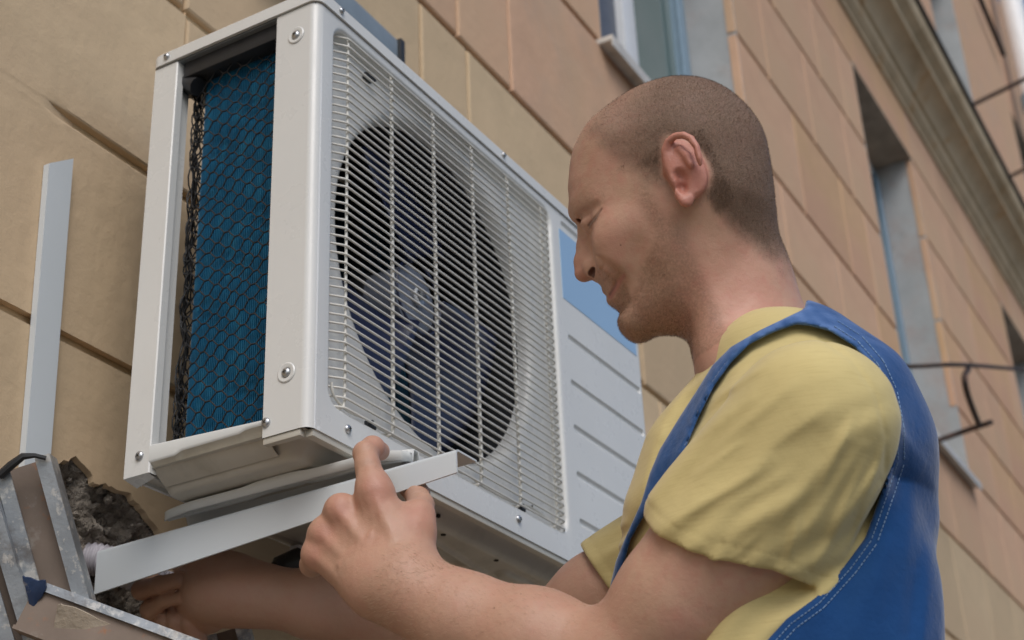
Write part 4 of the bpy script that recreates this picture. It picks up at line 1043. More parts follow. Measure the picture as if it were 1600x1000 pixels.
def trunkf(p, k=0.):
    """the shirted trunk without sleeves; k grows it"""
    R_ = np.stack([TF, TL, TU], 1)
    f = ell(p, tors(-.015, -.03, -.20), (.112, .165, .15), R_)
    f = smin(f, chain(p, [(P(1135, 640, 1.49), .040), (P(1100, 720, 1.48), .052), (P(1082, 800, 1.47), .057), (P(1060, 900, 1.47), .057)], .03), .04)
    f = smin(f, cone(p, P(1300, 900, 1.40), P(1240, 1060, 1.38), .052, .06), .04)
    f = smin(f, cone(p, tors(-.03, .02, -.055), SHL-TL*.01, .052, .060), .04)
    f = smin(f, cone(p, tors(-.03, -.03, -.055), SHR+TL*.01, .05, .052), .04)
    f = smin(f, cone(p, tors(-.015, .0, -.01), tors(-.02, 0, -.1), .058, .09), .04)
    f = smin(f, ell(p, tors(-.005, -.03, -.42), (.117, .145, .22), R_), .08)
    f = smin(f, ell(p, tors(-.005, -.03, -.66), (.12, .16, .14), R_), .06)
    f = smin(f, chain(p, [(P(1262, 566, 1.45), .040), (P(1325, 622, 1.43), .044), (P(1358, 700, 1.42), .045), (P(1372, 800, 1.42), .045)], .03), .03)
    L_ = .066+np.clip((p-NB)@TU+.15, 0, .2)*2.3
    f = smax(f, (p-NB)@TL-L_, .05)
    return f-k
def sleeveL(p):
    a = cone(p, SHL+TU*.000, P(1130, 850, 1.35), .063, .0735)
    a = smin(a, cone(p, P(1278, 670, 1.34), P(1202, 850, 1.342), .062, .058), .04)
    return smin(a, ell(p, P(1210, 868, 1.35), (.05, .05, .035)), .03)
FOLDS = [  # photo px a, b, width px, height m
    ((1000, 790), (1135, 655), 16, .0042), ((1035, 830), (1200, 720), 15, .0038), ((1080, 650), (1165, 575), 12, .0026), ((1065, 700), (1190, 610), 12, .0030),
    ((1110, 850), (1260, 770), 17, .0036), ((1180, 860), (1320, 690), 16, .0044), ((1240, 860), (1345, 700), 12, .0040), ((1275, 880), (1368, 735), 9, .0040), ((1150, 790), (1230, 740), 10, .002),
    ((1300, 700), (1385, 640), 14, .002), ((1130, 560), (1190, 520), 8, .002), ((1070, 620), (1120, 575), 9, .003), ((1040, 650), (1075, 600), 9, .004), ((1015, 720), (1040, 660), 10, .004),
    ((1230, 880), (1250, 800), 7, .003), ((1300, 830), (1352, 720), 7, .0030), ((1328, 850), (1372, 760), 6, .0028), ((1265, 800), (1335, 650), 8, .0028), ((1200, 700), (1290, 640), 9, .0016), ((1120, 700), (1240, 600), 8, .0015), ((1060, 810), (1180, 740), 7, .0018), ((1140, 880), (1190, 830), 7, .0020), ((1015, 760), (1080, 690), 7, .0022), ((1345, 800), (1384, 690), 6, .0024), ((1085, 745), (1160, 690), 6, .0016),
    ((1110, 600), (1190, 545), 6, .0015), ((1120, 620), (1215, 560), 6, .0013), ((1105, 640), (1150, 600), 6, .0016),
    ((1280, 528), (1330, 562), 4, -.0016), ((1330, 562), (1368, 615), 4, -.0016), ((1368, 615), (1384, 680), 4, -.0016), ((1384, 680), (1382, 740), 4, -.0014),
    ((1000, 770), (1020, 715), 9, .003), ((1290, 930), (1350, 850), 12, .004), ((1250, 960), (1320, 900), 12, .004), ((1200, 985), (1290, 930), 12, .004), ((930, 850), (985, 812), 10, .0035), ((945, 868), (990, 835), 7, .0025)]
def shirtf(p):
    X, Y = plan(p)
    t = trunkf(p); s = sleeveL(p); sr = cone(p, SHR+TL*.0, P(955, 905, 1.665), .058, .051)
    wr = np.zeros(len(p))
    for a, b, w_, h_ in FOLDS:
        d, tt = seg2(a, b, X, Y); wr += h_*np.exp(-(d/w_)**2)*(np.sin(np.pi*np.clip(tt*.9+.05, 0, 1))**.6)
    wr += .0011*np.sin((X*.62+Y*.78)/9+2*np.sin(X/60)+1.5*np.sin(Y/47))*np.clip((Y-560)/200, 0, 1)
    wr += .0009*fnoise(p, 70, 4)
    nL = P(1060, 1000, 1.35)-P(1180, 800, 1.35); nL /= np.linalg.norm(nL); cL = hemL(p, nL)
    nR = P(900, 900, 1.67)-P(1010, 820, 1.67); nR /= np.linalg.norm(nR); cR = (p-P(921, 872, 1.66))@nR
    s2 = smax(s-wr*.95+.0008*np.exp(-((cL+.0145)/.0011)**2), cL, .002); s2 = smax(s2, -np.maximum(s+.0085-wr*.95, -cL-.035), .0015)
    sr2 = smax(sr-wr*.95+.0008*np.exp(-((cR+.0125)/.0011)**2), cR, .002); sr2 = smax(sr2, -np.maximum(sr+.0080-wr*.95, -cR-.02), .0015)
    f = smin(t-wr*.95, s2, .007); f = smin(f, sr2, .014)
    # neckline: cut by a slanting plane round the neck
    n = P(1120, 470, 1.5)-P(1165, 590, 1.5); n = n/np.linalg.norm(n)
    hole = smin(cone(p, P(1163, 440, 1.55), P(1199, 560, 1.53), .060, .061), cone(p, P(1118, 440, 1.55), P(1145, 520, 1.515), .036, .041), .03)
    inner = f+.0030
    f = f+.0009*np.exp(-((hole-.0135)/.0012)**2)
    f = smax(f, -hole, .003)
    # open at the neck inside
    return f
_c0 = P(985, 838, 1.30); _c1 = P(1250, 890, 1.29)
def hemL(p, nL):
    # plane through the hem line seen in the photo, leaning with the arm
    e = _c1-_c0; e /= np.linalg.norm(e); n = np.cross(e, CW); n /= np.linalg.norm(n)
    if n@(P(1000, 1000, 1.35)-_c0) < 0: n = -n
    n = n*.93+CW*.2; n /= np.linalg.norm(n); X, Y = plan(p)
    return (p-_c0)@n+.0012*np.sin(X/31.)+.003*np.exp(-((X-1130)/60)**2)-.002*np.exp(-((X-1112)/7)**2)-.013*np.clip((X-1205)/70, 0, 1.2)**1.5
def curve_px(pts, Y):
    pts = np.array(pts, float); return np.interp(Y, pts[:, 1], pts[:, 0])
ARMHOLE = [(1265, 509), (1298, 518), (1334, 541), (1363, 574), (1382, 616), (1392, 668), (1393, 720), (1376, 772), (1352, 840), (1322, 881), (1274, 934), (1229, 967), (1199, 1000), (1100, 1080), (1000, 1300)]
STRAP_R = [(950, 1300), (955, 1000), (970, 900), (985, 844), (1004, 810), (1034, 776), (1057, 735), (1072, 700), (1090, 655), (1116, 603), (1142, 567), (1171, 538), (1207, 520), (1243, 507)]
STRAP_L = [(1262, 440), (1258, 482), (1233, 494), (1187, 516), (1142, 542), (1113, 571), (1090, 608), (1061, 653), (1031, 702), (1015, 740), (1002, 785), (974, 847), (962, 878), (950, 930), (930, 1000), (880, 1300)]
GPX, GPY = np.meshgrid(np.arange(800, 1720, 3.), np.arange(420, 1320, 3.), indexing='ij')
GPS = None
def panel_sdf(X, Y):
    global GPS
    if GPS is None: GPS = poly_sdf(np.array(STRAP_R+ARMHOLE+[(1719, 1300), (1719, 440)]+STRAP_L, float), GPX, GPY)
    fx = np.clip((X-800)/3, 0, GPS.shape[0]-1.001); fy = np.clip((Y-420)/3, 0, GPS.shape[1]-1.001); i = fx.astype(int); j = fy.astype(int); u = fx-i; v = fy-j
    return (GPS[i, j]*(1-u)+GPS[i+1, j]*u)*(1-v)+(GPS[i, j+1]*(1-u)+GPS[i+1, j+1]*u)*v
def overallf(p):
    X, Y = plan(p); q = p-NB; lat = q@TL; fr = q@TF
    sh = smin(smin(trunkf(p), np.full(len(p), 9.), .01), cone(p, SHL-TL*.02, SHL-TL*.02-TU*.03, .055, .055), .02)
    wr = .0016*np.sin(X/17+Y/60)*np.clip((Y-600)/200, 0, 1)+.0012*fnoise(p, 45, 9)
    for a, b, w_, h_ in (((1402, 600), (1372, 1060), 22, .004), ((1432, 700), (1395, 1100), 20, .005), ((1450, 840), (1435, 1100), 14, .004), ((1300, 1040), (1395, 830), 24, .004)):
        d, tt = seg2(a, b, X, Y); wr += h_*np.exp(-(d/w_)**2)*np.sin(np.pi*np.clip(tt, 0.02, .98))**.7
    out = sh-.0095-wr; inn = sh-.0045
    shell = np.maximum(out, -(sh+.004))
    k = 1.36/FPX
    pn = panel_sdf(X, Y)*k*.85
    pn = np.maximum(pn, np.where(X < 1262, -(lat+.125), -9.)); pn = np.where((fr < -.01) & (lat < .02) & (q@TU < -.07), np.minimum(pn, -.01), pn)
    # far-side strap and bib across the chest
    bib = np.maximum(np.maximum((q@TU)+.27, -fr+.03), lat-.03)
    far = np.maximum(np.maximum(np.abs(lat+.10)-.024, fr+.02), (q@TU)+.05)
    reg = np.minimum(pn, np.minimum(bib, far)); reg = np.minimum(reg, (q@TU)+.40)
    nk = cone(p, P(1163, 440, 1.55), P(1199, 560, 1.53), .062, .063)
    return smax(smax(shell, reg, .0035), -nk, .002)
# ------------------------------------------------------------------ materials of the man
def skin_ex(N, L, tc, cur, nz, ramp, mix, b):
    at = lambda nme: (lambda a: (setattr(a, 'attribute_name', nme), a.outputs['Fac'])[1])(N.new('ShaderNodeAttribute'))
    cur = mix(cur, (.52, .27, .20), ramp(nz(28, 5), .42, .7, 0, .6))
    cur = mix(cur, (.50, .20, .15), ramp(nz(90, 4), .48, .75, 0, .38))
    cur = mix(cur, (.44, .245, .165), at('tan'))
    cur = mix(cur, (.50, .15, .12), at('red'))
    cur = mix(cur, (.40, .13, .11), at('lips'))
    def mul(a, b_):
        n = N.new('ShaderNodeMath'); n.operation = 'MULTIPLY'; L.new(a, n.inputs[0]); L.new(b_, n.inputs[1]); return n.outputs[0]
    cur = mix(cur, (.09, .035, .028), at('dark'))  # lash line, plus nostril and mouth crease darkened in the colour
    st = mul(at('stubble'), ramp(nz(420, 2), .30, .62, .35, 1))
    cur = mix(cur, (.165, .095, .055), st)
    hr = mul(at('hair'), ramp(nz(800, 3, .7), .25, .65, .68, 1))
    cur = mix(cur, (.112, .073, .048), hr)
    v = N.new('ShaderNodeTexVoronoi'); v.inputs['Scale'].default_value = 26; L.new(tc.outputs['Object'], v.inputs['Vector'])
    cur = mix(cur, (.12, .05, .03), ramp(v.outputs['Distance'], .016, .030, .7, 0))
    ad = N.new('ShaderNodeMath'); ad.operation = 'MULTIPLY_ADD'; L.new(at('hair'), ad.inputs[0]); ad.inputs[1].default_value = .3; L.new(ramp(nz(60, 4), .3, .7, .40, .54), ad.inputs[2]); L.new(ad.outputs[0], b.inputs['Roughness'])
    return cur
M['skin'] = mat('skin', (.53, .325, .225), .45, spec=.45, sss=.06, noise=(14, .05), bump=[(60, .25, .004), (300, .28, .0010), (1100, .5, .0005)], extra=skin_ex)
def weave(colb):
    def ex(N, L, tc, cur, nz, ramp, mix, b):
        n2 = N.new('ShaderNodeTexNoise'); mp = N.new('ShaderNodeMapping'); mp.inputs['Scale'].default_value = (40, 40, 700); mp.inputs['Rotation'].default_value = (.5, .4, 0)
        L.new(tc.outputs['Object'], mp.inputs[0]); L.new(mp.outputs[0], n2.inputs['Vector']); n2.inputs['Scale'].default_value = 1; n2.inputs['Detail'].default_value = 3
        return mix(cur, colb, ramp(n2.outputs[0], .5, .7, 0, .55))
    return ex
M['shirt'] = mat('mustard_cotton', (.60, .49, .225), .9, spec=.15, sheen=.25, noise=(12, .05), bump=[(34, .18, .006), (900, .3, .0004)], extra=weave((.54, .43, .19)))
def denim_ex(N, L, tc, cur, nz, ramp, mix, b):
    at = N.new('ShaderNodeAttribute'); at.attribute_name = 'worn_pale'
    cur = mix(cur, (.11, .20, .42), at.outputs['Fac'])
    return mix(cur, (.016, .075, .22), ramp(nz(17, 6), .5, .75, 0, .5))
M['denim'] = mat('blue_work_cotton', (.008, .056, .185), .85, spec=.2, sheen=.35, noise=(16, .12), bump=[(30, .3, .006), (130, .35, .002), (1100, .4, .0005)], extra=denim_ex)
M['thread'] = mat('pale_blue_thread', (.20, .31, .48), .8, noise=(80, .2))
M['armhair'] = mat('fine_blond_hair', (.40, .27, .16), .5, noise=(200, .2))
M['nail'] = mat('fingernail', (.58, .36, .29), .3, noise=(30, .05), spec=.5)
# ------------------------------------------------------------------ build him
PER_O = np.array([NB[0], NB[1], 0.0])
man = empty('person', PER_O, 0, 'man with shaved head in yellow t-shirt and blue overalls, looking down at the bar', 'person')
import time as _t
t_ = _t.time()
BODY_LO = P(1040, 300, 1.5); allp = np.array([P(180, 1000, 1.8), P(180, 850, 1.8), P(1470, 1100, 1.3), P(1300, 500, 1.3), P(1050, 100, 1.5), P(1100, 100, 1.6), P(960, 1110, 1.36), P(1100, 900, 1.3), SHR+.1, SHL-.15, ELL_-.08, tors(0, .2, -.6), tors(0, -.2, -.6), tors(-.15, .2, -.6)])
lo, hi = allp.min(0)-.05, allp.max(0)+.05
pos, F = nets(bodyf, lo, hi, .0030 if not globals().get('QUICK') else .005)
def face_sel(lv):
    c_ = pos[F].mean(1); q_ = (c_-HO)@HR
    face = (q_[:, 0] > .045) & (q_[:, 1] > -.03) & (np.abs(q_) < .15).all(1) & (q_[:, 2] < .045)
    if lv == 2: return face
    earz = (np.abs(q_-np.array([-.005, .08, -.002])) < np.array([.035, .03, .042])).all(1)
    return face | earz | (np.linalg.norm(c_-P(570, 810, 1.53), axis=1) < .13) | (np.linalg.norm(c_-P(270, 935, 1.79), axis=1) < .08)
pos, F = refine_quads(pos, F, face_sel(1), bodyf, .0030); pos, F = refine_quads(pos, F, face_sel(2), bodyf, .0015)
print('body', len(pos), _t.time()-t_)
me = to_mesh('body', pos, F, PER_O)
q = (pos-HO)@HR; qx, qy, qz = q.T; X, Y = plan(pos)
inh = (np.abs(q) < np.array([.135, .11, .16])).all(1)
ss = lambda a, b, v: (lambda t: t*t*(3-2*t))(np.clip((v-a)/(b-a), 0, 1))
ah = lambda px, py, y_: H3(px, py, y_)
# hair: above a line running from the forehead over the temple, round the ear to the nape
hl = np.array([hp2(*c_, .05) for c_ in ((900, 214), (925, 225), (945, 240), (975, 266), (1008, 288), (1040, 300), (1100, 305), (1130, 345), (1200, 395))])
hl = hl[np.argsort(hl[:, 0])]; zl_ = np.interp(qx, hl[:, 0], hl[:, 1])
jit = .006*fnoise(q, 160, 3)+.004*fnoise(q, 420, 5)
hair = ss(-.020, .030, qz-zl_+jit)*inh
fore = np.interp(qz, [.04, .10, .13], [.076, .060, .03]); hair *= (1-.35*ss(-.08, -.01, qx-fore))*(1-.95*ss(-.030, .022, qx-fore-.024+jit*.6))
ear_d = ear(np.stack([qx, np.abs(qy), qz], -1)); earm = ss(.004, -.0005, ear_d)*inh
hair *= 1-ss(.007, .001, ear_d)*inh
side = np.abs(qy)
sb_ = ss(.014, .0, np.abs(qx-np.interp(qz, [-.06, -.02, .02], [.030, .032, .034])-.004)+jit*.4)*ss(-.10, -.02, qz)*ss(.035, .005, qz)
bd = np.array([hp2(*c_, .05) for c_ in ((1040, 335), (1020, 365), (1000, 400), (985, 425), (975, 440), (962, 425), (945, 440))])
beard = ss(.0, .016, -(qz-np.interp(qx, bd[::-1][:, 0][np.argsort(bd[::-1][:, 0])], bd[::-1][:, 1][np.argsort(bd[::-1][:, 0])]))+jit)*ss(.012, .024, qx)
beard = np.maximum(beard*.85, sb_*.9)*inh
mouth = chain(np.stack([qx, side, qz], -1), [(a_, .0) for a_, _r in MOUTH], .0005)
lips = ss(.0060, .0030, mouth-.0006)*ss(.0, .004, -(qz-np.interp(qx, [MOUTH[-1][0][0], MOUTH[0][0][0]], [MOUTH[-1][0][2], MOUTH[0][0][2]]))+.003)*inh
moust = ss(.017, .006, chain(np.stack([qx, side, qz], -1), [(SF(942, 449), 0), (SF(950, 438), 0), (SF(962, 427), 0)], .001))*.45*inh
beard = np.maximum(beard, moust)*(1-lips); beard *= 1-earm
s3 = np.stack([qx, side, qz], -1); lash_nostril = ss(.0020, .0006, chain(s3, [(a_, 0.) for a_, _r in LIDT], 1e-6))*inh; lash_nostril = np.maximum(lash_nostril*.8, ss(.0038, .0010, chain(s3, [(a_, 0.) for a_, _r in LIDT[1:9]], 1e-6)+.0004)*.9); lash_nostril = np.maximum(lash_nostril, ss(.0022, .0002, ell(s3, NOSTR, (.0066, .0050, .0030), np.stack([np.array([.90, 0, -.436]), np.array([0, 1, 0.]), np.array([.436, 0, .90])], 1)))*1.15)*inh; nost = ss(.0062, .0035, ell(np.stack([qx, side, qz], -1), NOSTR, (.0048, .0048, .0022))+.0035)*0  # lash colour, plus the nostril's shade put into the colour
mline = ss(.0024, .0008, mouth)*inh  # mouth crease, darkened in the colour as well as carved
attr(me, 'hair', np.clip(hair*.95, 0, 1)); attr(me, 'stubble', np.clip(beard*.52, 0, 1)); attr(me, 'lips', lips*.6); attr(me, 'dark', np.clip(lash_nostril*.85+mline*.8, 0, 1))
tipn = np.exp(-(np.linalg.norm(q-ah(908, 425, 0), axis=1)/.017)**2)
neckr = ss(.35, .0, np.linalg.norm(pos-P(1150, 470, 1.47), axis=1)/.3)
red = np.clip(earm*.55+tipn*.45+.18*np.exp(-(np.linalg.norm(np.stack([qx, side, qz], -1)-ah(960, 380, .05), axis=1)/.022)**2)+.42*neckr*(1-inh*.3), 0, 1)
for c_, r_, a_ in ((P(588, 768, 1.5), .02, .3), (P(528, 797, 1.51), .016, .3), (P(503, 833, 1.51), .016, .3), (P(492, 866, 1.52), .016, .25), (P(585, 705, 1.56), .016, .3), (P(655, 800, 1.5), .02, .2)):
    red = np.maximum(red, a_*np.exp(-(np.linalg.norm(pos-c_, axis=1)/r_)**2))
attr(me, 'tan', np.clip(ss(.30, .16, np.minimum(np.linalg.norm(pos-P(700, 920, 1.5), axis=1), np.linalg.norm(pos-P(360, 930, 1.78), axis=1))), 0, 1)*.55)
attr(me, 'red', red); me.materials.append(M['skin']); body = link('body', me, man)
# short hairs standing on scalp and chin
def hairs(name, wgt, n, ln, wd, col, lean):
    me_n = np.zeros(len(pos)*3, np.float32); me.vertices.foreach_get('normal', me_n); nr = me_n.reshape(-1, 3)
    w_ = np.clip(wgt, 0, 1)*inh; pr_ = w_/w_.sum(); idx = RNG.choice(len(pos), n, p=pr_)
    b0 = pos[idx]+RNG.normal(0, .0011, (n, 3)); nn = nr[idx]; b0 -= nn*((b0-pos[idx])*nn).sum(1, keepdims=True); b0 -= nn*.0003
    d = nn+np.asarray(lean)[None]+RNG.normal(0, .22, (n, 3)); d /= np.linalg.norm(d, axis=1, keepdims=True)
    s_ = np.cross(d, RNG.normal(size=(n, 3))); s_ /= np.linalg.norm(s_, axis=1, keepdims=True); s2 = np.cross(d, s_)
    L_ = ln*RNG.uniform(.6, 1.15, (n, 1)); V = np.stack([b0+s_*wd, b0-s_*wd*.5+s2*wd*.87, b0-s_*wd*.5-s2*wd*.87, b0+d*L_], 1).reshape(-1, 3)
    k = np.arange(n)[:, None]*4; T = np.stack([k+[0, 1, 3], k+[1, 2, 3], k+[2, 0, 3]], 1).reshape(-1, 3)
    m2 = bpy.data.meshes.new(name); m2.from_pydata((V-PER_O).tolist(), [], T.tolist()); m2.materials.append(col)
    return tag(link(name, m2, man), kind='stuff')
M['hair'] = mat('short_brown_hair', (.17, .105, .065), .6, noise=(200, .3)); M['beard'] = mat('ginger_stubble', (.22, .12, .06), .6, noise=(200, .3))
hairs('hair', hair**1.3, 36000, .0022, .00010, M['hair'], HX*.15)
wa = np.clip(1-np.abs(cone(pos, ELL_, WRL, .05, .03))/.02, 0, 1)*(np.linalg.norm(pos-ELL_, axis=1) < .25); inh_keep = inh; inh = np.ones(len(pos), bool)
dl = (WRL-ELL_)/np.linalg.norm(WRL-ELL_); hairs('arm_hair', wa, 2600, .0065, .00009, M['armhair'], dl*1.5-TU*.6); inh = inh_keep
brow = ss(.010, .002, chain(np.stack([qx, side, qz], -1), [(SF(905, 325), 0), (SF(920, 313), 0), (SF(944, 302), 0)], .001))
hairs('eyebrow', brow, 130, .0045, .00008, M['beard'], -HX*.9+HZ*.3+HY*.5)
hairs('stubble', np.clip(beard*ss(-.03, -.075, qz)+beard*.35, 0, 1)**1.3, 9000, .0024, .00010, M['beard'], -HZ*.6+HX*.2)
lid = [LIDT[k][0] for k in (1, 4, 8, 13)]; m = MB()
for k in range(22):
    t = k/21*2.999; i = int(t); a = lid[i]+(lid[i+1]-lid[i])*(t-i); tipp = a+np.array([.0022, .0024, -.0046])+RNG.normal(0, .0006, 3)
    m.tube([HO+HR@a-PER_O, HO+HR@((a+tipp)/2+np.array([.0006, 0, -.0012]))-PER_O, HO+HR@tipp-PER_O], [.00020, .00016, .00006], 4)
tag(m.build('eyelashes', M['hair'], man), kind='stuff')
t_ = _t.time()
pos2, F2 = nets(shirtf, lo-[.1, .1, .35], hi+.05, .0032, margin=2.0)
o = link('t_shirt', to_mesh('t_shirt', pos2, F2, PER_O), man, M['shirt']); print('shirt', len(pos2), _t.time()-t_)
pos3, F3 = nets(overallf, lo-[.1, .1, .35], hi+.05, .0033, margin=1.9, refine=2)
me3 = to_mesh('overalls', pos3, F3, PER_O); X3, Y3 = plan(pos3); pd_ = panel_sdf(X3, Y3)
k_ = ss(-22, -3, pd_)*.55*ss(1100, 500, Y3)+ss(620, 500, Y3)*.75*ss(1000, 1250, X3); k_ = k_*(1-.5*ss(1330, 1480, X3))  # faded along the edges, also paler towards the shoulder top
attr(me3, 'worn_pale', np.clip(k_*(.6+.5*fnoise(pos3, 260, 8)), 0, 1)); ov = link('overalls', me3, man, M['denim']); print('overalls', len(pos3), _t.time()-t_)

def hit(px, py, fld, t0=1.15, t1=1.7):
    d = ray(px, py); t = t0
    for _ in range(160):
        v = fld((CAMP+t*d)[None])[0]
        if v < .0004: return CAMP+t*d
        t += max(v*.7, .0005)
        if t > t1: return None
    return None
def stitches(pts, off, step=7, dash=4.6, r=.00042):
    m = MB(); P_ = crv([p_ for p_ in pts], 10)[:-20] if False else None
    pts = np.array(pts, float); d = np.r_[0, np.cumsum(np.hypot(*np.diff(pts, axis=0).T))]
    s = d[0]
    while s < d[-1]-dash:
        q = []
        for u in (s, s+dash):
            x, y = np.interp(u, d, pts[:, 0]), np.interp(u, d, pts[:, 1]); x2, y2 = np.interp(u+2, d, pts[:, 0]), np.interp(u+2, d, pts[:, 1])
            n_ = np.array([y2-y, -(x2-x)]); n_ /= np.linalg.norm(n_)+1e-9; h_ = hit(x+n_[0]*off, y+n_[1]*off, overallf)
            if h_ is not None: q.append(h_-CW*.0006)
        if len(q) == 2 and np.linalg.norm(q[0]-q[1]) < .02: m.tube([q[0]-PER_O, q[1]-PER_O], r, 4)
        s += step
    return m
m1 = stitches(ARMHOLE[1:13], 10, r=.00048); m2_ = stitches(ARMHOLE[1:13], 20, r=.00048)
m1.add(m2_.v, m2_.f); m3_ = stitches(STRAP_R[3:14], -8, r=.0005); m1.add(m3_.v, m3_.f)
tag(m1.build('stitching', M['thread'], ov, smooth=False), kind='stuff'); print('stitches', len(m1.v), _t.time()-t_)

# ---- lower half: trousers, boots, and the trestle he stands on
HIP = tors(-.01, -.03, -.62); FOOTZ = .72
def legs(p):
    f = None
    for s_ in (1, -1):
        h_ = HIP+TL*s_*.085; k_ = h_+TF*(.06*s_+.01)+TL*s_*.02-TU*.42; a_ = np.array([*(h_+TF*(.03*s_)+TL*s_*.04)[:2], FOOTZ+.09])
        c = chain(p, [(h_, .095), (k_, .070), (a_, .060)], .05); f = c if f is None else smin(f, c, .03)
    f = smin(f, cone(p, HIP+TU*.12, HIP, .125, .13), .06)
    return smax(f+.0015*fnoise(p, 40, 2), FOOTZ+.06-p[:, 2], .004)
b_lo, b_hi = np.minimum(HIP-.3, [9, 9, FOOTZ]), HIP+.3
pl, Fl = nets(legs, np.array([HIP[0]-.3, HIP[1]-.3, FOOTZ-.02]), np.array([HIP[0]+.3, HIP[1]+.3, HIP[2]+.12]), .012, refine=1)
m_t = to_mesh('trousers', pl, Fl, PER_O); link('trousers', m_t, man, M['denim'])
M['leather'] = mat('brown_boot_leather', (.09, .05, .03), .5, noise=(30, .3)); M['plank'] = mat('pine_plank', (.42, .29, .16), .8, noise=(6, .2), bump=[(60, .3, .003)])
for s_ in (1, -1):
    a_ = HIP+TL*s_*.125+TF*(.03*s_); a_ = np.array([a_[0], a_[1], FOOTZ])
    def boot(p, a_=a_): return smax(smin(cone(p, a_+TU*.14, a_+TU*.05-TF*.01, .055, .052), cone(p, a_+TU*.04-TF*.03, a_+TU*.032+TF*.15, .045, .040), .03), FOOTZ+.002-p[:, 2], .003)
    pb, Fb = nets(boot, a_-[.25, .25, .02], a_+[.25, .25, .25], .009, refine=1); link('boot', to_mesh('boot', pb, Fb, PER_O), man, M['leather'])
tr_ = empty('work_platform', (HIP[0], HIP[1], 0), math.atan2(-TF[0], TF[1]), 'low wooden trestle platform under the man in overalls', 'platform')
for k in range(4):
    m = MB(); m.box((-.75, -.30+k*.155, FOOTZ-.04), (.55, -.30+k*.155+.148, FOOTZ-.001), .004); m.build('plank', M['plank'], tr_)
for x in (-.65, .45):
    for y in (-.26, .26):
        m = MB(); m.tube([(x, y*1.25, .001), (x, y, FOOTZ-.04)], .022, 8); m.build('leg', M['plank'], tr_)
    m = MB(); m.box((x-.03, -.28, FOOTZ-.075), (x+.03, .28, FOOTZ-.041)); m.build('crossbar', M['plank'], tr_)
# ------------------------------------------------------------------ aluminium step ladder, lower left
M['alu'] = mat('worn_aluminium', (.30, .32, .34), .42, metal=.65, noise=(18, .2), bump=[(30, .15, .003), (240, .2, .001)], dirt=[((.62, .60, .56), 16, .50, .56, .9), ((.55, .53, .50), 60, .58, .62, .8), ((.13, .10, .08), 24, .55, .7, .6)])
M['alu_web'] = mat('rust_stained_web', (.22, .17, .135), .75, metal=.1, noise=(14, .2, 7), bump=[(60, .2, .002)], dirt=[((.34, .15, .07), 30, .60, .68, .7), ((.40, .38, .35), 20, .60, .7, .5)])
M['bluepaint'] = mat('blue_paint_smear', (.015, .035, .09), .5, noise=(40, .3), bump=[(60, .3, .004)], dirt=[((.3, .28, .25), 40, .6, .68, .6)])
M['plaster_smear'] = mat('dried_plaster', (.36, .30, .23), .9, noise=(30, .2), bump=[(60, .6, .006)])
def rail(par, A, B, width, dep, parts_names=('rail_web', 'rail_flange')):
    """U-channel from A to B; web faces the camera side, flanges left and right"""
    A, B = np.array(A), np.array(B); d = B-A; L_ = np.linalg.norm(d); d /= L_
    back = np.array([CW[0], CW[1], 0.]); back -= d*(back@d); back /= np.linalg.norm(back); sd_ = np.cross(back, d); sd_ *= np.sign(sd_@CR)
    A = A-PO
    m = MB(); w2 = width/2
    m.prism([(-w2+.0035, 0), (w2-.0035, 0), (w2-.0035, .003), (-w2+.0035, .003)], A+back*dep*.55, sd_, back, d*L_); m.build(parts_names[0], M['alu_web'], par, smooth=False)
    for s_ in (-1, 1):
        m = MB(); f0 = s_*w2; fl = -s_*.0145
        m.prism([(f0-s_*0, 0), (f0+fl*1.1, 0), (f0+fl*1.1, .003), (f0-s_*.0035, .003), (f0-s_*.0035, dep), (f0, dep)], A, sd_, back, d*L_); m.build(parts_names[1], M['alu'], par, smooth=False)
    return sd_, back, d
PO = P(60, 900, 1.62); PO = np.array([PO[0], PO[1], 0.])
lad = empty('step_ladder', PO, 0, 'old aluminium step ladder splashed with plaster and blue paint, standing before the wall hole', 'ladder')
A1, B1 = P(33.5, 722, 1.64), P(105, 985, 1.60)
gdir = B1-A1; tt = (A1[2]-.05)/-gdir[2]; 
sd1, bk1, d1 = rail(lad, A1, A1+gdir*tt, .060, .036)
A2, B2 = P(-42, 760, 1.58), P(38, 1010, 1.54); gdir2 = B2-A2; tt2 = (A2[2]-.05)/-gdir2[2]
A0 = P(-4, 742, 1.63)
rail(lad, P(-38, 775, 1.615), P(-38, 775, 1.615)+(P(38, 1030, 1.575)-P(-38, 775, 1.615))*((P(-38, 775, 1.615)[2]-.05)/-(P(38, 1030, 1.575)-P(-38, 775, 1.615))[2]), .040, .030)
# dark cap on the channel's end
m = MB(); a, b = P(-2, 744, 1.630), P(36, 713, 1.632); c = P(72, 716, 1.638)
m.tube([a-PO, (a+b)/2-PO+[0, 0, .001], b-PO, (b+c)/2-PO+[0, 0, .002], c-PO], [.0045, .0048, .004, .0025, .0025], 8); m.build('end_cap', M['blackplastic'], lad)
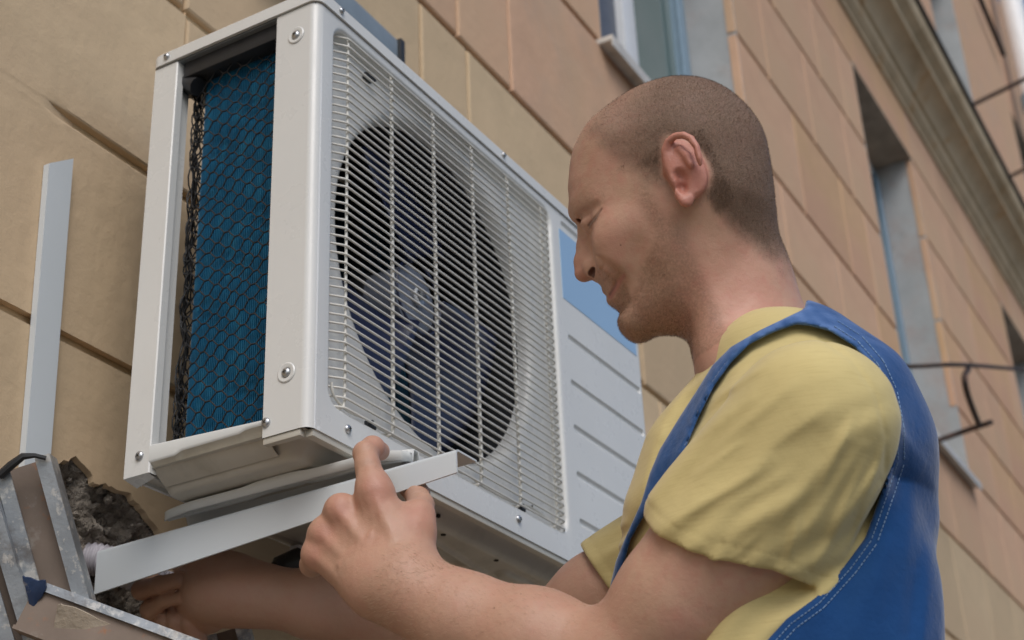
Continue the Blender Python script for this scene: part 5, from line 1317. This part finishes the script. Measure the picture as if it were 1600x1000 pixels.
# the crossing step
def step(px0, py0, d0, px1, py1, d1_, h_=.034, dep=.08):
    A, B = P(px0, py0, d0), P(px1, py1, d1_); d = B-A; L_ = np.linalg.norm(d); d /= L_; up = np.array([0, 0, 1.])-d*d[2]; up /= np.linalg.norm(up); bk = np.cross(up, d); bk *= np.sign(bk@CW)
    m = MB(); m.prism([(0, 0), (dep, 0), (dep, -.004), (.004, -.004), (.004, -.009), (0, -.009)], A-PO, bk, up, d*L_); m.build('step_edge', M['alu'], lad, smooth=False)
    m = MB(); m.prism([(.0045, -.0045), (.0085, -.0045), (.0085, -h_), (.0045, -h_)], A-PO, bk, up, d*L_); o_ = m.build('step_riser', M['alu_web'], lad, smooth=False)
    m = MB(); m.prism([(0, -h_), (dep, -h_), (dep, -h_-.004), (0, -h_-.004)], A-PO, bk, up, d*L_); m.build('step_underside', M['alu_web'], lad, smooth=False)
    return A, d, up, bk
sA, sdv, sup, sbk = step(58, 905, 1.585, 480, 1062, 1.53, .05)
# blue paint and a daub of plaster on the joint of step and rail
def blob(px, py, dep, pts, matl, name, th=.0035):
    m = MB(); V = [P(x, y, dep)-PO for x, y in pts]; n_ = len(V); W_ = [v+CW*th for v in V]; cen = sum(V)/n_-CW*.002
    m.add(V+W_+[cen], [(i, (i+1) % n_, 2*n_) for i in range(n_)]+[(i, i+n_, (i+1) % n_+n_, (i+1) % n_) for i in range(n_)]); m.build(name, matl, lad, angle=60)
blob(0, 0, 1.578, jag([(35, 900), (47, 903), (58, 908), (70, 907), (72, 918), (66, 932), (58, 940), (56, 958), (50, 972), (47, 950), (41, 925)], 1.2, 3, 9), M['bluepaint'], 'blue_paint')
blob(0, 0, 1.566, jag([(90, 945), (105, 947), (135, 958), (200, 985), (260, 1008), (200, 1040), (120, 1040), (78, 1020), (84, 985)], 2.2, 3, 4), M['plaster_smear'], 'plaster_daub')
# far pair of rails behind, seen between arm and wall at the bottom edge
A3_, B3_ = P(352, 985, 1.84), P(372, 1060, 1.83); gd = B3_-A3_
rail(lad, A3_, A3_+gd*((A3_[2]-.05)/-gd[2]), .055, .03, ('rear_rail_web', 'rear_rail_flange'))
# ------------------------------------------------------------------ corrugated pipe in the hole, cordless tool body behind the bar
M['conduit'] = mat('pale_corrugated_plastic', (.52, .50, .55), .45, noise=(40, .1), dirt=[((.25, .2, .17), 30, .55, .7, .6)])
st_ = P(104, 868, 1.842); en_ = P(215, 900, 1.835); mid_ = P(158, 876, 1.832); cp_ = curve3([P(92, 850, 1.90), st_, mid_, en_, P(290, 930, 1.90)], 40)
m = MB(); m.tube([q-st_ for q in cp_], [.0190+.0013*math.sin(i*math.pi/2.5) for i in range(len(cp_))], 20)
o = m.build('corrugated_pipe', M['conduit'], angle=80); o.location = Vector(st_); tag(o, 'pale corrugated drain pipe lying in the broken hole in the wall', 'pipe')
bs = P(455, 880, 1.86); bt = empty('junction_box', bs, 0, 'small black and white device fixed low on the wall behind the angle bar', 'device')
m = MB(); m.tube([np.array(P(438, 905, 1.85))-bs, np.array(P(446, 884, 1.85))-bs, np.array(P(458, 876, 1.86))-bs, np.array(P(478, 900, 1.87))-bs], [.016, .017, .017, .02], 14); m.build('black_housing', M['blackplastic'], bt)
m = MB(); m.box(np.array(P(463, 892, 1.88))-bs-.012, np.array(P(490, 880, 1.90))-bs+[.02, .012, .016], .004); m.build('white_housing', M['pvc'], bt)
m = MB(); m.tube([np.array(P(428, 883, 1.833))-bs, np.array(P(428, 883, 1.836))-bs], .004, 10); m.build('button', M['hole'], bt)
